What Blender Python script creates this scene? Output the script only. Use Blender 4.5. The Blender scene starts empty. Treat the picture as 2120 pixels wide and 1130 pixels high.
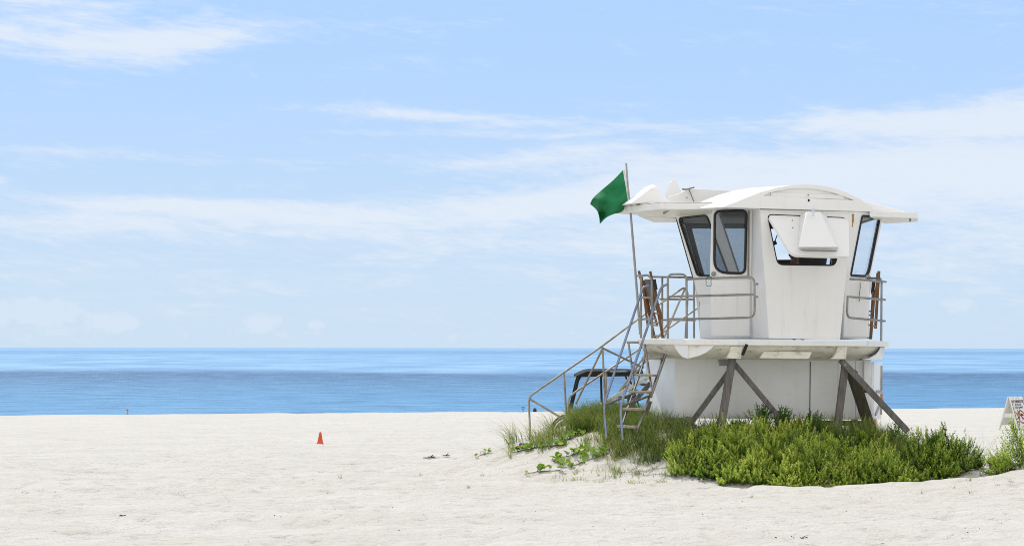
import bpy, bmesh, math, random
import numpy as np
from mathutils import Vector, Matrix, noise as mnoise
from mathutils.geometry import tessellate_polygon

random.seed(11)
rng = np.random.default_rng(11)
SC = bpy.context.scene
COL = SC.collection

# ------------------------------------------------------------------ camera frame used to turn measured positions into metres
F = 3660.0          # focal length in photo pixels
CX, EYE = 1060.0, 2.1
ROLL = 0.0012


def W(px, py, Y):
    hz = 720.0 + (px - CX) * ROLL
    return Vector(((px - CX) * Y / F, Y, EYE - (py - hz) * Y / F))


def WP(pts, Y):
    return [W(p[0], p[1], Y if not callable(Y) else Y(p[0], p[1])) for p in pts]


def onplane(px, py, A, B, C):
    n = (B - A).cross(C - A)
    o = Vector((0, 0, EYE))
    d = W(px, py, 1.0) - o
    t = n.dot(A - o) / n.dot(d)
    return o + d * t


# ------------------------------------------------------------------ object helpers
def tag(o, label=None, cat=None, group=None, kind=None):
    if label: o['label'] = label
    if cat: o['category'] = cat
    if group: o['group'] = group
    if kind: o['kind'] = kind
    return o


def empty(name, loc, label, cat, group=None):
    o = bpy.data.objects.new(name, None)
    o.empty_display_size = 0.2
    COL.objects.link(o)
    o.location = loc
    return tag(o, label, cat, group)


def rootloc(p):
    v = Vector((0, 0, 0))
    while p is not None:
        v = v + Vector(p.location)
        p = p.parent
    return v


def link_mesh(name, me, parent=None, loc=None):
    o = bpy.data.objects.new(name, me)
    COL.objects.link(o)
    if parent is not None:
        o.parent = parent
    elif loc is not None:
        o.location = loc
    return o


class MB:
    def __init__(self):
        self.v, self.f, self.m = [], [], []

    def add(self, vs, fs, m=0):
        k = len(self.v)
        self.v += [Vector(q) for q in vs]
        for q in fs:
            self.f.append([i + k for i in q])
            self.m.append(m)

    def prism(self, poly, off, m=0, m_back=None):
        n = len(poly)
        poly = [Vector(p) for p in poly]
        off = Vector(off)
        vs = poly + [p + off for p in poly]
        self.add(vs, [list(range(n))], m)
        k = len(self.v) - 2 * n
        self.f.append([k + 2 * n - 1 - i for i in range(n)]); self.m.append(m if m_back is None else m_back)
        for i in range(n):
            j = (i + 1) % n
            self.f.append([k + i, k + j, k + n + j, k + n + i]); self.m.append(m)

    def loft(self, rings, m=0, cap=True):
        n = len(rings[0])
        k = len(self.v)
        for r in rings:
            self.v += [Vector(p) for p in r]
        for a in range(len(rings) - 1):
            for i in range(n):
                j = (i + 1) % n
                self.f.append([k + a * n + i, k + a * n + j, k + (a + 1) * n + j, k + (a + 1) * n + i]); self.m.append(m)
        if cap:
            self.f.append([k + i for i in range(n)][::-1]); self.m.append(m)
            e = k + (len(rings) - 1) * n
            self.f.append([e + i for i in range(n)]); self.m.append(m)

    def plate(self, outer, holes, off, m=0, m_back=None):
        loops = [[Vector(p) for p in outer]] + [[Vector(p) for p in h] for h in holes]
        off = Vector(off)
        flat = [p for l in loops for p in l]
        tris = tessellate_polygon(loops)
        n = len(flat)
        k = len(self.v)
        self.v += flat + [p + off for p in flat]
        mb = m if m_back is None else m_back
        for t in tris:
            self.f.append([k + i for i in t]); self.m.append(m)
            self.f.append([k + n + i for i in t][::-1]); self.m.append(mb)
        s = 0
        for l in loops:
            c = len(l)
            for i in range(c):
                a, b = k + s + i, k + s + (i + 1) % c
                self.f.append([a, b, b + n, a + n]); self.m.append(m)
            s += c

    def tube(self, pts, r, n=8, m=0, closed=False):
        pts = [Vector(p) for p in pts]
        N = len(pts)
        rs = r if isinstance(r, (list, tuple)) else [r] * N
        k = len(self.v)
        prev = None
        for i, p in enumerate(pts):
            if closed:
                t = (pts[(i + 1) % N] - pts[i - 1])
            else:
                t = pts[min(i + 1, N - 1)] - pts[max(i - 1, 0)]
            t.normalize()
            if prev is None:
                a = Vector((0, 0, 1)) if abs(t.z) < 0.9 else Vector((1, 0, 0))
                u = t.cross(a).normalized()
            else:
                u = (prev - t * prev.dot(t)).normalized()
            prev = u
            w = t.cross(u)
            for q in range(n):
                a = 2 * math.pi * q / n
                self.v.append(p + (u * math.cos(a) + w * math.sin(a)) * rs[i])
        for i in range(N if closed else N - 1):
            a0, b0 = k + i * n, k + ((i + 1) % N) * n
            for q in range(n):
                q2 = (q + 1) % n
                self.f.append([a0 + q, a0 + q2, b0 + q2, b0 + q]); self.m.append(m)
        if not closed:
            self.f.append([k + q for q in range(n)][::-1]); self.m.append(m)
            self.f.append([k + (N - 1) * n + q for q in range(n)]); self.m.append(m)

    def bar(self, p, q, w, t, side=None, m=0):
        p, q = Vector(p), Vector(q)
        d = (q - p).normalized()
        s = Vector(side) if side is not None else Vector((0, 1, 0))
        s = (s - d * s.dot(d)).normalized()
        u = d.cross(s).normalized()
        c = [u * (w / 2) + s * (t / 2), u * (-w / 2) + s * (t / 2), u * (-w / 2) - s * (t / 2), u * (w / 2) - s * (t / 2)]
        self.loft([[p + x for x in c], [q + x for x in c]], m)

    def box(self, c, sx, sy, sz, R=None, m=0):
        c = Vector(c)
        vs = []
        for z in (-1, 1):
            for (x, y) in ((-1, -1), (1, -1), (1, 1), (-1, 1)):
                v = Vector((x * sx / 2, y * sy / 2, z * sz / 2))
                vs.append(c + (R @ v if R else v))
        self.loft([vs[:4], vs[4:]], m)

    def disc(self, c, r, n, off, k=14, m=0):
        n = Vector(n).normalized()
        a = n.orthogonal().normalized()
        b = n.cross(a)
        self.prism([Vector(c) + (a * math.cos(2 * math.pi * i / k) + b * math.sin(2 * math.pi * i / k)) * r for i in range(k)], n * off, m)

    def build(self, name, mats, parent=None, smooth=False, bevel=0, loc=None, label=None, seg=2):
        base = rootloc(parent) if parent is not None else (Vector(loc) if loc is not None else Vector((0, 0, 0)))
        me = bpy.data.meshes.new(name)
        me.from_pydata([tuple(p - base) for p in self.v], [], self.f)
        if not isinstance(mats, (list, tuple)): mats = [mats]
        for x in mats: me.materials.append(x)
        me.polygons.foreach_set('material_index', self.m)
        bm = bmesh.new(); bm.from_mesh(me)
        bmesh.ops.remove_doubles(bm, verts=bm.verts, dist=1e-5)
        bmesh.ops.recalc_face_normals(bm, faces=bm.faces)
        bm.to_mesh(me); bm.free()
        o = link_mesh(name, me, parent, loc)
        if bevel:
            b = o.modifiers.new('bevel', 'BEVEL'); b.width = bevel; b.segments = seg; b.limit_method = 'ANGLE'; b.angle_limit = math.radians(30)
            b.harden_normals = False
        if smooth or bevel:
            for p in me.polygons: p.use_smooth = True
            try:
                me.set_sharp_from_angle(angle=math.radians(42))
            except Exception:
                pass
        if label: o['label'] = label
        return o


def roundpoly(pts, r, n=5):
    pts = [Vector(p) for p in pts]
    out = []
    N = len(pts)
    rr = r if isinstance(r, (list, tuple)) else [r] * N
    for i in range(N):
        p, a, b = pts[i], pts[i - 1], pts[(i + 1) % N]
        da, db = a - p, b - p
        q = min(rr[i], da.length * .48, db.length * .48)
        s, e = p + da.normalized() * q, p + db.normalized() * q
        for k in range(n + 1):
            t = k / n
            out.append(s * (1 - t) ** 2 + p * 2 * t * (1 - t) + e * t * t)
    return out


def curve_pts(pts, r, n=5):
    """open polyline with rounded inner corners"""
    pts = [Vector(p) for p in pts]
    out = [pts[0]]
    for i in range(1, len(pts) - 1):
        p, a, b = pts[i], pts[i - 1], pts[i + 1]
        da, db = a - p, b - p
        q = min(r, da.length * .48, db.length * .48)
        s, e = p + da.normalized() * q, p + db.normalized() * q
        for k in range(n + 1):
            t = k / n
            out.append(s * (1 - t) ** 2 + p * 2 * t * (1 - t) + e * t * t)
    out.append(pts[-1])
    return out


# ------------------------------------------------------------------ materials
class NT:
    """tiny node tree builder"""
    def __init__(self, nt): self.t = nt
    def n(self, typ, **kw):
        x = self.t.nodes.new(typ)
        for k, v in kw.items(): setattr(x, k, v)
        return x
    def set(self, sock, val):
        if hasattr(val, 'is_linked') or isinstance(val, bpy.types.NodeSocket): self.t.links.new(val, sock)
        else: sock.default_value = val
    def math(self, op, a, b=None, c=None, clamp=False):
        x = self.n('ShaderNodeMath', operation=op, use_clamp=clamp)
        self.set(x.inputs[0], a)
        if b is not None: self.set(x.inputs[1], b)
        if c is not None: self.set(x.inputs[2], c)
        return x.outputs[0]
    def mix(self, fac, a, b, blend='MIX'):
        x = self.n('ShaderNodeMix', data_type='RGBA', blend_type=blend)
        self.set(x.inputs[0], fac); self.set(x.inputs[6], a); self.set(x.inputs[7], b)
        return x.outputs[2]
    def noise(self, vec, scale, detail=4, rough=.55, dist=0.0):
        x = self.n('ShaderNodeTexNoise')
        if vec is not None: self.set(x.inputs['Vector'], vec)
        x.inputs['Scale'].default_value = scale; x.inputs['Detail'].default_value = detail
        x.inputs['Roughness'].default_value = rough; x.inputs['Distortion'].default_value = dist
        return x.outputs[0]
    def map(self, vec, scale=(1, 1, 1), loc=(0, 0, 0), rot=(0, 0, 0)):
        x = self.n('ShaderNodeMapping')
        self.set(x.inputs['Vector'], vec); x.inputs['Scale'].default_value = scale
        x.inputs['Location'].default_value = loc; x.inputs['Rotation'].default_value = rot
        return x.outputs[0]
    def ramp(self, fac, stops):
        x = self.n('ShaderNodeValToRGB')
        e = x.color_ramp.elements
        while len(e) < len(stops): e.new(.5)
        for q, (p, c) in zip(e, stops):
            q.position = p
            q.color = (c, c, c, 1) if isinstance(c, (int, float)) else tuple(c) + (1,)
        self.set(x.inputs[0], fac)
        return x.outputs[0]
    def rng(self, v, a, b, c=0.0, d=1.0, smooth=True):
        x = self.n('ShaderNodeMapRange', interpolation_type='SMOOTHSTEP' if smooth else 'LINEAR')
        self.set(x.inputs[0], v)
        for i, q in enumerate((a, b, c, d)): x.inputs[i + 1].default_value = q
        return x.outputs[0]
    def bump(self, h, strength=.3, dist=.02, normal=None):
        x = self.n('ShaderNodeBump')
        x.inputs['Strength'].default_value = strength; x.inputs['Distance'].default_value = dist
        self.set(x.inputs['Height'], h)
        if normal is not None: self.set(x.inputs['Normal'], normal)
        return x.outputs[0]


def mat(name):
    m = bpy.data.materials.new(name)
    m.use_nodes = True
    b = m.node_tree.nodes['Principled BSDF']
    return m, NT(m.node_tree), b


def c4(c): return (c[0], c[1], c[2], 1)


def simple(name, col, rough=.5, metal=0, var=.12, scale=8, bump=0, spec=.5):
    m, t, b = mat(name)
    tc = t.n('ShaderNodeTexCoord')
    f = t.noise(tc.outputs['Object'], scale, 5, .6)
    lo = tuple(x * (1 - var) for x in col); hi = tuple(min(1, x * (1 + var)) for x in col)
    t.set(b.inputs['Base Color'], t.mix(t.rng(f, .3, .7), c4(lo), c4(hi)))
    b.inputs['Roughness'].default_value = rough; b.inputs['Metallic'].default_value = metal
    b.inputs['Specular IOR Level'].default_value = spec
    if bump: t.set(b.inputs['Normal'], t.bump(f, bump, .01))
    return m


def fibreglass(name, col=(.81, .81, .805), mildew=0.0, streak=.25, cream=.3):
    m, t, b = mat(name)
    tc = t.n('ShaderNodeTexCoord'); O = tc.outputs['Object']
    big = t.noise(O, 1.7, 4, .6)
    st = t.noise(t.map(O, (9, 9, .7)), 1.0, 5, .65)
    speck = t.noise(O, 55, 3, .7)
    base = t.mix(t.math('MULTIPLY', t.rng(big, .4, .75), cream), c4(col), c4((.74, .71, .62)))
    base = t.mix(t.math('MULTIPLY', t.rng(st, .52, .8), streak), base, c4((.42, .39, .30)))
    base = t.mix(t.math('MULTIPLY', t.rng(speck, .68, .76), .25), base, c4((.3, .28, .22)))
    if mildew:
        mw = t.noise(t.map(O, (3, 3, 8)), 1.6, 7, .72)
        k = t.math('MULTIPLY', t.rng(mw, .50, .72), mildew)
        base = t.mix(k, base, c4((.16, .13, .06)))
        mw2 = t.noise(t.map(O, (12, 12, 12)), 1.0, 6, .8)
        base = t.mix(t.math('MULTIPLY', t.rng(mw2, .58, .7), mildew * .7), base, c4((.10, .085, .05)))
    t.set(b.inputs['Base Color'], base)
    t.set(b.inputs['Roughness'], t.rng(big, .3, .7, .32, .5))
    t.set(b.inputs['Normal'], t.bump(t.noise(O, 2.2, 3, .5), .10, .03))
    return m


def wood(name, col, var=.35, rough=.75):
    m, t, b = mat(name)
    tc = t.n('ShaderNodeTexCoord'); O = tc.outputs['Object']
    g = t.noise(t.map(O, (22, 22, 2.2)), 1, 6, .65, .4)
    d = tuple(x * (1 - var) for x in col); h = tuple(x * (1 + var) for x in col)
    base = t.mix(t.rng(g, .3, .7), c4(d), c4(h))
    base = t.mix(t.math('MULTIPLY', t.rng(t.noise(O, 5, 4), .5, .75), .45), base, c4(tuple(x * .55 for x in col)))
    t.set(b.inputs['Base Color'], base); b.inputs['Roughness'].default_value = rough
    t.set(b.inputs['Normal'], t.bump(g, .4, .01))
    return m


def metal(name, col, rough, rust=0.0, rustcol=(.30, .17, .07)):
    m, t, b = mat(name)
    tc = t.n('ShaderNodeTexCoord'); O = tc.outputs['Object']
    n1 = t.noise(O, 6, 5, .65)
    base = t.mix(t.rng(n1, .35, .7), c4(col), c4(tuple(x * .72 for x in col)))
    k = t.math('MULTIPLY', t.rng(t.noise(O, 14, 6, .7), .56, .68), rust)
    t.set(b.inputs['Base Color'], t.mix(k, base, c4(rustcol)))
    t.set(b.inputs['Metallic'], t.math('SUBTRACT', .92, k, clamp=True))
    t.set(b.inputs['Roughness'], t.math('ADD', t.rng(n1, .3, .7, rough * .8, rough * 1.3), t.math('MULTIPLY', k, .4)))
    return m


def glass(name, tint):
    m = bpy.data.materials.new(name); m.use_nodes = True
    t = NT(m.node_tree)
    m.node_tree.nodes.remove(m.node_tree.nodes['Principled BSDF'])
    out = m.node_tree.nodes['Material Output']
    tr = t.n('ShaderNodeBsdfTransparent'); tr.inputs[0].default_value = c4(tint)
    gl = t.n('ShaderNodeBsdfGlossy'); gl.inputs['Roughness'].default_value = .03; gl.inputs[0].default_value = (.9, .95, 1, 1)
    ge = t.n('ShaderNodeNewGeometry')
    dt = t.n('ShaderNodeVectorMath', operation='DOT_PRODUCT'); t.set(dt.inputs[0], ge.outputs['Incoming']); t.set(dt.inputs[1], ge.outputs['Normal'])
    fac = t.math('ADD', .035, t.math('MULTIPLY', t.math('POWER', t.math('SUBTRACT', 1.0, t.math('ABSOLUTE', dt.outputs['Value'])), 5.0), .6))
    mx = t.n('ShaderNodeMixShader')
    t.set(mx.inputs[0], fac); t.set(mx.inputs[1], tr.outputs[0]); t.set(mx.inputs[2], gl.outputs[0])
    t.set(out.inputs[0], mx.outputs[0])
    return m


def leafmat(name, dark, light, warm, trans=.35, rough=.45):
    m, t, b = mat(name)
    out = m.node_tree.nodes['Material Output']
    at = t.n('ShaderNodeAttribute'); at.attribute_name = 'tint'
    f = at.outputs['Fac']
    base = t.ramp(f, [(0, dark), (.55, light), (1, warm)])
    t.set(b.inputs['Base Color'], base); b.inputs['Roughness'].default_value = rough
    b.inputs['Specular IOR Level'].default_value = .35
    tl = t.n('ShaderNodeBsdfTranslucent'); t.set(tl.inputs[0], base)
    mx = t.n('ShaderNodeMixShader'); mx.inputs[0].default_value = trans
    t.set(mx.inputs[1], b.outputs[0]); t.set(mx.inputs[2], tl.outputs[0]); t.set(out.inputs[0], mx.outputs[0])
    return m


M = {}
M['white'] = fibreglass('white_fibreglass', cream=.22, streak=.22)
M['white_clean'] = fibreglass('bright_white_fibreglass', (.84, .84, .83), cream=.1, streak=.05)
M['cream'] = fibreglass('bounce_cream_fibreglass', (.78, .75, .66), cream=.5, streak=.25, mildew=.12)  # warm sand bounce under the shutters put into the colour, plus mildew
M['hull'] = fibreglass('stained_white_fibreglass', (.70, .68, .59), mildew=.75, streak=.45, cream=.6)
M['shed'] = fibreglass('painted_shed_panel', (.86, .87, .88), cream=.2, streak=.16, mildew=.07)
M['deck'] = fibreglass('weathered_deck_rim', (.80, .80, .78), cream=.35, streak=.35, mildew=.14)
M['inside'] = simple('cabin_interior_shade', (.05, .05, .048), .8)  # interior shade put into the colour of wall backs and counter
M['ceiling'] = simple('grey_cabin_ceiling', (.30, .29, .26), .8)
M['rubber'] = simple('black_rubber', (.012, .012, .013), .55)
M['glass_grey'] = glass('tinted_window_glass', (.63, .65, .665))
M['glass_clear'] = glass('clear_window_glass', (.88, .92, .95))
M['steel'] = metal('stainless_tube', (.31, .295, .265), .30, .5)
M['steel_blue'] = metal('sky_reflection_handrail', (.26, .29, .37), .3, .1)  # blue of the reflected sky put into the base colour
M['steel_tan'] = metal('sand_reflection_tube', (.44, .40, .33), .5, .5, (.34, .25, .14))  # tan base carries the reflected sand as colour, rust specks over it
M['leg'] = wood('weathered_grey_timber', (.140, .130, .120))
M['leg_dark'] = wood('dark_shaded_timber', (.05, .045, .022))  # rear leg's shade put into the colour; also on beams, treads, latch
M['tread'] = wood('sun_bleached_tread', (.31, .265, .20), .2)
M['plank'] = wood('pale_weathered_plank', (.36, .33, .29), .25)
M['teak'] = wood('brown_varnished_wood', (.17, .075, .02), .35, .5)
M['canvas'] = simple('grey_canvas', (.14, .15, .155), .9, scale=40)
M['canvas_dark'] = simple('dark_canvas_roll', (.03, .03, .03), .9)
M['greybox'] = simple('grey_electrical_box', (.24, .25, .26), .5)
M['rust'] = simple('rust_stain', (.42, .24, .10), .9, var=.4, scale=30)
M['black'] = simple('black_hole', (.01, .01, .01), .8)
M['galv'] = simple('flagpole_aluminium', (.36, .35, .33), .45, .6)
M['bracket_metal'] = simple('dull_bracket_metal', (.26, .24, .20), .5, .5)
M['rope'] = simple('green_rope', (.01, .16, .10), .8)
M['cone'] = simple('orange_plastic', (.75, .085, .022), .5, var=.2, scale=6)
M['yellow'] = simple('yellow_post_paint', (.50, .36, .02), .6, var=.3, scale=12)
M['buggy'] = simple('black_buggy_plastic', (.008, .009, .011), .6, spec=.25)
M['buggy_grey'] = simple('dark_grey_buggy_body', (.02, .022, .026), .6, spec=.25)
M['tyre'] = simple('tyre_rubber', (.02, .02, .02), .85)
M['signwhite'] = simple('white_sign_plastic', (.80, .79, .75), .45, var=.05)
M['signface'] = simple('white_sign_face', (.72, .74, .78), .4, var=.04)
M['red'] = simple('red_sign_paint', (.55, .012, .02), .5)
M['ink'] = simple('black_sign_paint', (.02, .02, .025), .6)
M['maroon'] = simple('maroon_sign_border', (.20, .03, .04), .6)
M['skin'] = simple('skin', (.45, .22, .14), .55)
M['hair'] = simple('dark_hair', (.015, .01, .008), .6)
M['navy'] = simple('navy_cloth', (.02, .05, .22), .9)
M['whitecloth'] = simple('white_cloth', (.75, .74, .72), .9)
M['shorts'] = simple('dark_shorts', (.03, .035, .05), .9)
M['pink'] = simple('pink_towel', (.55, .16, .26), .9)
M['brownbag'] = simple('dark_brown_bag', (.035, .012, .010), .8)
M['bluemetal'] = simple('blue_grey_metal', (.05, .08, .12), .5)
M['paleblue'] = simple('pale_plastic', (.6, .68, .75), .5)
M['debris'] = simple('dry_seaweed', (.075, .06, .045), .9, var=.5, scale=3)
M['stem'] = simple('brown_stem', (.12, .085, .045), .85)
M['petal'] = simple('purple_petal', (.32, .06, .42), .7)
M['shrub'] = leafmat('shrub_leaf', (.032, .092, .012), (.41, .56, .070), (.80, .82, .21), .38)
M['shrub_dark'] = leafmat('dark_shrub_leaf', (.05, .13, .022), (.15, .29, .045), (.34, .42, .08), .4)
M['grass'] = leafmat('grass_blade', (.05, .10, .018), (.24, .33, .06), (.58, .50, .20), .32)
M['vine'] = leafmat('vine_leaf', (.08, .20, .018), (.22, .40, .03), (.50, .52, .05), .38)

# flag cloth
m, t, b = mat('green_flag_cloth')
tc = t.n('ShaderNodeTexCoord')
wv = t.noise(tc.outputs['Object'], 3, 3, .5)
colr = t.mix(t.rng(wv, .3, .7), (.011, .20, .068, 1), (.020, .27, .105, 1))
t.set(b.inputs['Base Color'], colr); b.inputs['Roughness'].default_value = .8
tl = t.n('ShaderNodeBsdfTranslucent'); t.set(tl.inputs[0], colr)
mx = t.n('ShaderNodeMixShader'); mx.inputs[0].default_value = .22
t.set(mx.inputs[1], b.outputs[0]); t.set(mx.inputs[2], tl.outputs[0]); t.set(m.node_tree.nodes['Material Output'].inputs[0], mx.outputs[0])
M['flag'] = m

# sand
m, t, b = mat('pale_beach_sand')
tc = t.n('ShaderNodeTexCoord'); O = tc.outputs['Object']
n1 = t.noise(t.map(O, (.35, .9, 1)), 1, 5, .6)
n2 = t.noise(t.map(O, (2.2, 4.5, 2.2)), 1, 6, .65)
n3 = t.noise(O, 42, 4, .75)
n4 = t.noise(t.map(O, (.9, 5.0, 1)), 1.0, 5, .6)
base = t.mix(t.rng(n1, .35, .68), (.655, .627, .568, 1), (.700, .678, .628, 1))
base = t.mix(t.math('MULTIPLY', t.rng(n2, .50, .70), .34), base, (.50, .475, .43, 1))
base = t.mix(t.math('MULTIPLY', t.rng(n4, .55, .72), .22), base, (.56, .515, .44, 1))
base = t.mix(t.math('MULTIPLY', t.rng(n3, .58, .72), .5), base, (.40, .36, .30, 1))
t.set(b.inputs['Base Color'], base); b.inputs['Roughness'].default_value = .95; b.inputs['Specular IOR Level'].default_value = .15
h = t.math('ADD', t.math('MULTIPLY', t.noise(t.map(O, (2.4, 3.4, 3)), 1, 5, .6), 1.0), t.math('MULTIPLY', t.noise(O, 14, 5, .7), .22))
t.set(b.inputs['Normal'], t.bump(h, 1.0, .17))
M['sand'] = m

# sea
m, t, b = mat('sea_water')
tc = t.n('ShaderNodeTexCoord'); O = tc.outputs['Object']
sep = t.n('ShaderNodeSeparateXYZ'); t.set(sep.inputs[0], O)
Yc = sep.outputs[1]
wob = t.noise(t.map(O, (.010, .004, 1)), 1, 5, .65)
wob2 = t.noise(t.map(O, (.004, .0015, 1)), 1, 4, .6)
yy = t.math('ADD', Yc, t.math('MULTIPLY', t.math('SUBTRACT', wob, .5), 170))
near_far = t.rng(yy, 335, 395)                       # rippled inshore water -> calm slick
streak1 = t.noise(t.map(O, (.16, .32, 1)), 1, 6, .72)   # wind streaks inshore
streak2 = t.noise(t.map(O, (.030, .014, 1)), 1, 6, .68)  # slick streaks further out
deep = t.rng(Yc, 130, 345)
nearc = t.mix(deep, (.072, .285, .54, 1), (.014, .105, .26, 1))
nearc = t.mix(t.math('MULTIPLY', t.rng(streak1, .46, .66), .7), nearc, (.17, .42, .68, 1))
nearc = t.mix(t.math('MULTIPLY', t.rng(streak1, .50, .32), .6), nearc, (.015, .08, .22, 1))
farc = t.mix(t.rng(streak2, .36, .62), (.14, .32, .55, 1), (.27, .47, .68, 1))  # pale sky reflection of the slick put into the base colour
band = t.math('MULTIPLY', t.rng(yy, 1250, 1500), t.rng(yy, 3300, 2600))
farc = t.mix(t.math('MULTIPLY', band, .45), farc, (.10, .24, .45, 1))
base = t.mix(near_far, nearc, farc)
t.set(b.inputs['Base Color'], base)
b.inputs['IOR'].default_value = 1.33; b.inputs['Specular IOR Level'].default_value = .5
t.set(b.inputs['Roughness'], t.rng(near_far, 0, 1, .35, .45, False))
wv = t.math('ADD', t.noise(t.map(O, (.25, .9, 1)), 1, 6, .65), t.math('MULTIPLY', t.noise(t.map(O, (1.4, 3.2, 1)), 1, 4, .6), .3))
bp = t.n('ShaderNodeBump'); t.set(bp.inputs['Height'], wv); bp.inputs['Distance'].default_value = .9
t.set(bp.inputs['Strength'], t.rng(near_far, 0, 1, .8, .35, False))
t.set(b.inputs['Normal'], bp.outputs[0])
M['sea'] = m

# ------------------------------------------------------------------ terrain
def sstep(a, b, x):
    q = np.clip((x - a) / (b - a), 0, 1)
    return q * q * (3 - 2 * q)


_perm = rng.random((97, 97))


def vnoise(x, y):
    xi, yi = np.floor(x).astype(int), np.floor(y).astype(int)
    fx, fy = x - xi, y - yi
    fx, fy = fx * fx * (3 - 2 * fx), fy * fy * (3 - 2 * fy)
    g = lambda i, j: _perm[i % 97, j % 97]
    return (g(xi, yi) * (1 - fx) + g(xi + 1, yi) * fx) * (1 - fy) + (g(xi, yi + 1) * (1 - fx) + g(xi + 1, yi + 1) * fx) * fy - .5


def gz_smooth(x, y):
    x = np.asarray(x, float); y = np.asarray(y, float)
    d = np.maximum(y - 28, 0)
    z = -.0197 * d + .0095 * np.clip(x, -60, 60) * np.minimum(d, 67) / 67 * .9
    z = z - np.maximum(y - 95, 0) * .11 * sstep(95, 99, y)
    z = np.maximum(z, -5.5)
    rx = np.where(x < 4.6, 6.6, 3.5); ry = np.where(y < 31.5, 4.1, 5.5)
    r = np.sqrt(((x - 4.6) / rx) ** 2 + ((y - 31.5) / ry) ** 2)
    r = r + .10 * vnoise(x * .8 + 3, y * .8) * sstep(.2, .6, r)
    z = z + .74 * (1 - sstep(.40, 1.0, r))
    r2 = np.sqrt(((x - 9.5) / 5.0) ** 2 + ((y - 27.4) / 3.4) ** 2)
    z = z + .38 * (1 - sstep(0, 1, r2))
    w = sstep(2.8, 4.0, x) * (1 - sstep(6.6, 8.0, x))
    wob = .25 * vnoise(x * 1.1, y * 0 + 5)
    z = z + w * (.045 * np.exp(-((y - 26.35 - wob) / .42) ** 2) - .13 * np.exp(-((y - 27.25 - wob) / .38) ** 2))
    z = z + .20 * np.exp(-((x - 1.6) / .9) ** 2 - ((y - 32.3) / .9) ** 2)
    return z


# shallow footprint-like dimples on the dry sand
def dimples(x, y):
    a = vnoise(x * 2.3 + 9, y * 2.0 + 2) + .55 * vnoise(x * 4.9, y * 4.1 + 7) + .3 * vnoise(x * 9.3 + 4, y * 8.1)
    b = np.minimum(0, vnoise(x * 3.1 + 40, y * 2.6 + 11) + .12)
    b2 = np.minimum(0, vnoise(x * 4.6 + 13, y * 3.9 + 31) + .20)
    return .040 * a + .16 * b + .13 * b2


def gz(x, y):
    x = np.asarray(x, float); y = np.asarray(y, float)
    z = gz_smooth(x, y)
    z = z + .05 * vnoise(x * .55, y * .55) + .03 * vnoise(x * 1.1 + 20, y * 1.1)
    return z + dimples(x, y) * (1 - .6 * sstep(40, 90, y))


def G(x, y): return float(gz(np.array([x]), np.array([y]))[0])


def hit(px, py):
    """where the line of sight through a photo point meets the sand"""
    ys = np.linspace(16, 98, 3300)
    for _ in range(40):
        p1 = W(px, py, 1.0)
        xs = p1.x * ys; zs = EYE + (p1.z - EYE) * ys
        below = zs < gz(xs, ys)
        if below.any(): break
        py += .4            # just above the crest of the beach: step down to it
    k = np.argmax(below)
    return Vector((xs[k], ys[k], G(xs[k], ys[k])))


def axis(lo, a, b, hi, step, grow):
    mid = list(np.arange(a, b, step))
    left, s, q = [], step, a
    while q > lo:
        s *= grow; q -= s; left.append(q)
    right, s, q = [], step, mid[-1]
    while q < hi:
        s *= grow; q += s; right.append(q)
    return np.array(left[::-1] + mid + right)


xa = axis(-420, -7.5, 10.5, 420, .055, 1.09)
ya = axis(-120, 17.5, 33, 150, .055, 1.022)
X, Yg = np.meshgrid(xa, ya)
Z = gz(X, Yg)
me = bpy.data.meshes.new('sand')
nx, ny = len(xa), len(ya)
vid = np.arange(nx * ny).reshape(ny, nx)
quads = np.stack([vid[:-1, :-1], vid[:-1, 1:], vid[1:, 1:], vid[1:, :-1]], -1).reshape(-1, 4)


def fast_mesh(name, verts, faces4, mats, midx=None, smooth=False, tint=None):
    me = bpy.data.meshes.new(name)
    nf, k = faces4.shape
    me.vertices.add(len(verts)); me.vertices.foreach_set('co', np.asarray(verts, np.float32).ravel())
    me.loops.add(nf * k); me.loops.foreach_set('vertex_index', faces4.astype(np.int32).ravel())
    me.polygons.add(nf); me.polygons.foreach_set('loop_start', np.arange(0, nf * k, k, dtype=np.int32))
    try: me.polygons.foreach_set('loop_total', np.full(nf, k, np.int32))
    except Exception: pass
    for x in mats: me.materials.append(x)
    if midx is not None: me.polygons.foreach_set('material_index', np.asarray(midx, np.int32))
    if smooth: me.polygons.foreach_set('use_smooth', np.ones(nf, bool))
    if tint is not None:
        a = me.attributes.new('tint', 'FLOAT', 'FACE'); a.data.foreach_set('value', np.asarray(tint, np.float32))
    me.update(calc_edges=True); me.validate()
    return me


sand = link_mesh('sand', fast_mesh('sand', np.stack([X, Yg, Z], -1).reshape(-1, 3), quads, [M['sand']], smooth=True))
tag(sand, 'pale dry sand of the beach rising to a low dune', 'beach', kind='structure')

SEA_Z = -2.9
mb = MB()
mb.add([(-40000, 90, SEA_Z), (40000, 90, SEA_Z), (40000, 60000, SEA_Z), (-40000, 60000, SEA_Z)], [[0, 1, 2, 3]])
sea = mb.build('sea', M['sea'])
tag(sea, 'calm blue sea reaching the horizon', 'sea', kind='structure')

# ------------------------------------------------------------------ lifeguard tower
T = empty('lifeguard_tower', (4.9, 31.0, G(4.9, 31.0)), 'white fibreglass lifeguard tower with open shutters standing on grey wooden legs', 'lifeguard tower')


def YB(px, py): return 29.2 + (px - 1573) * .0018 + (py - 430) / 270 * .10


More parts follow.
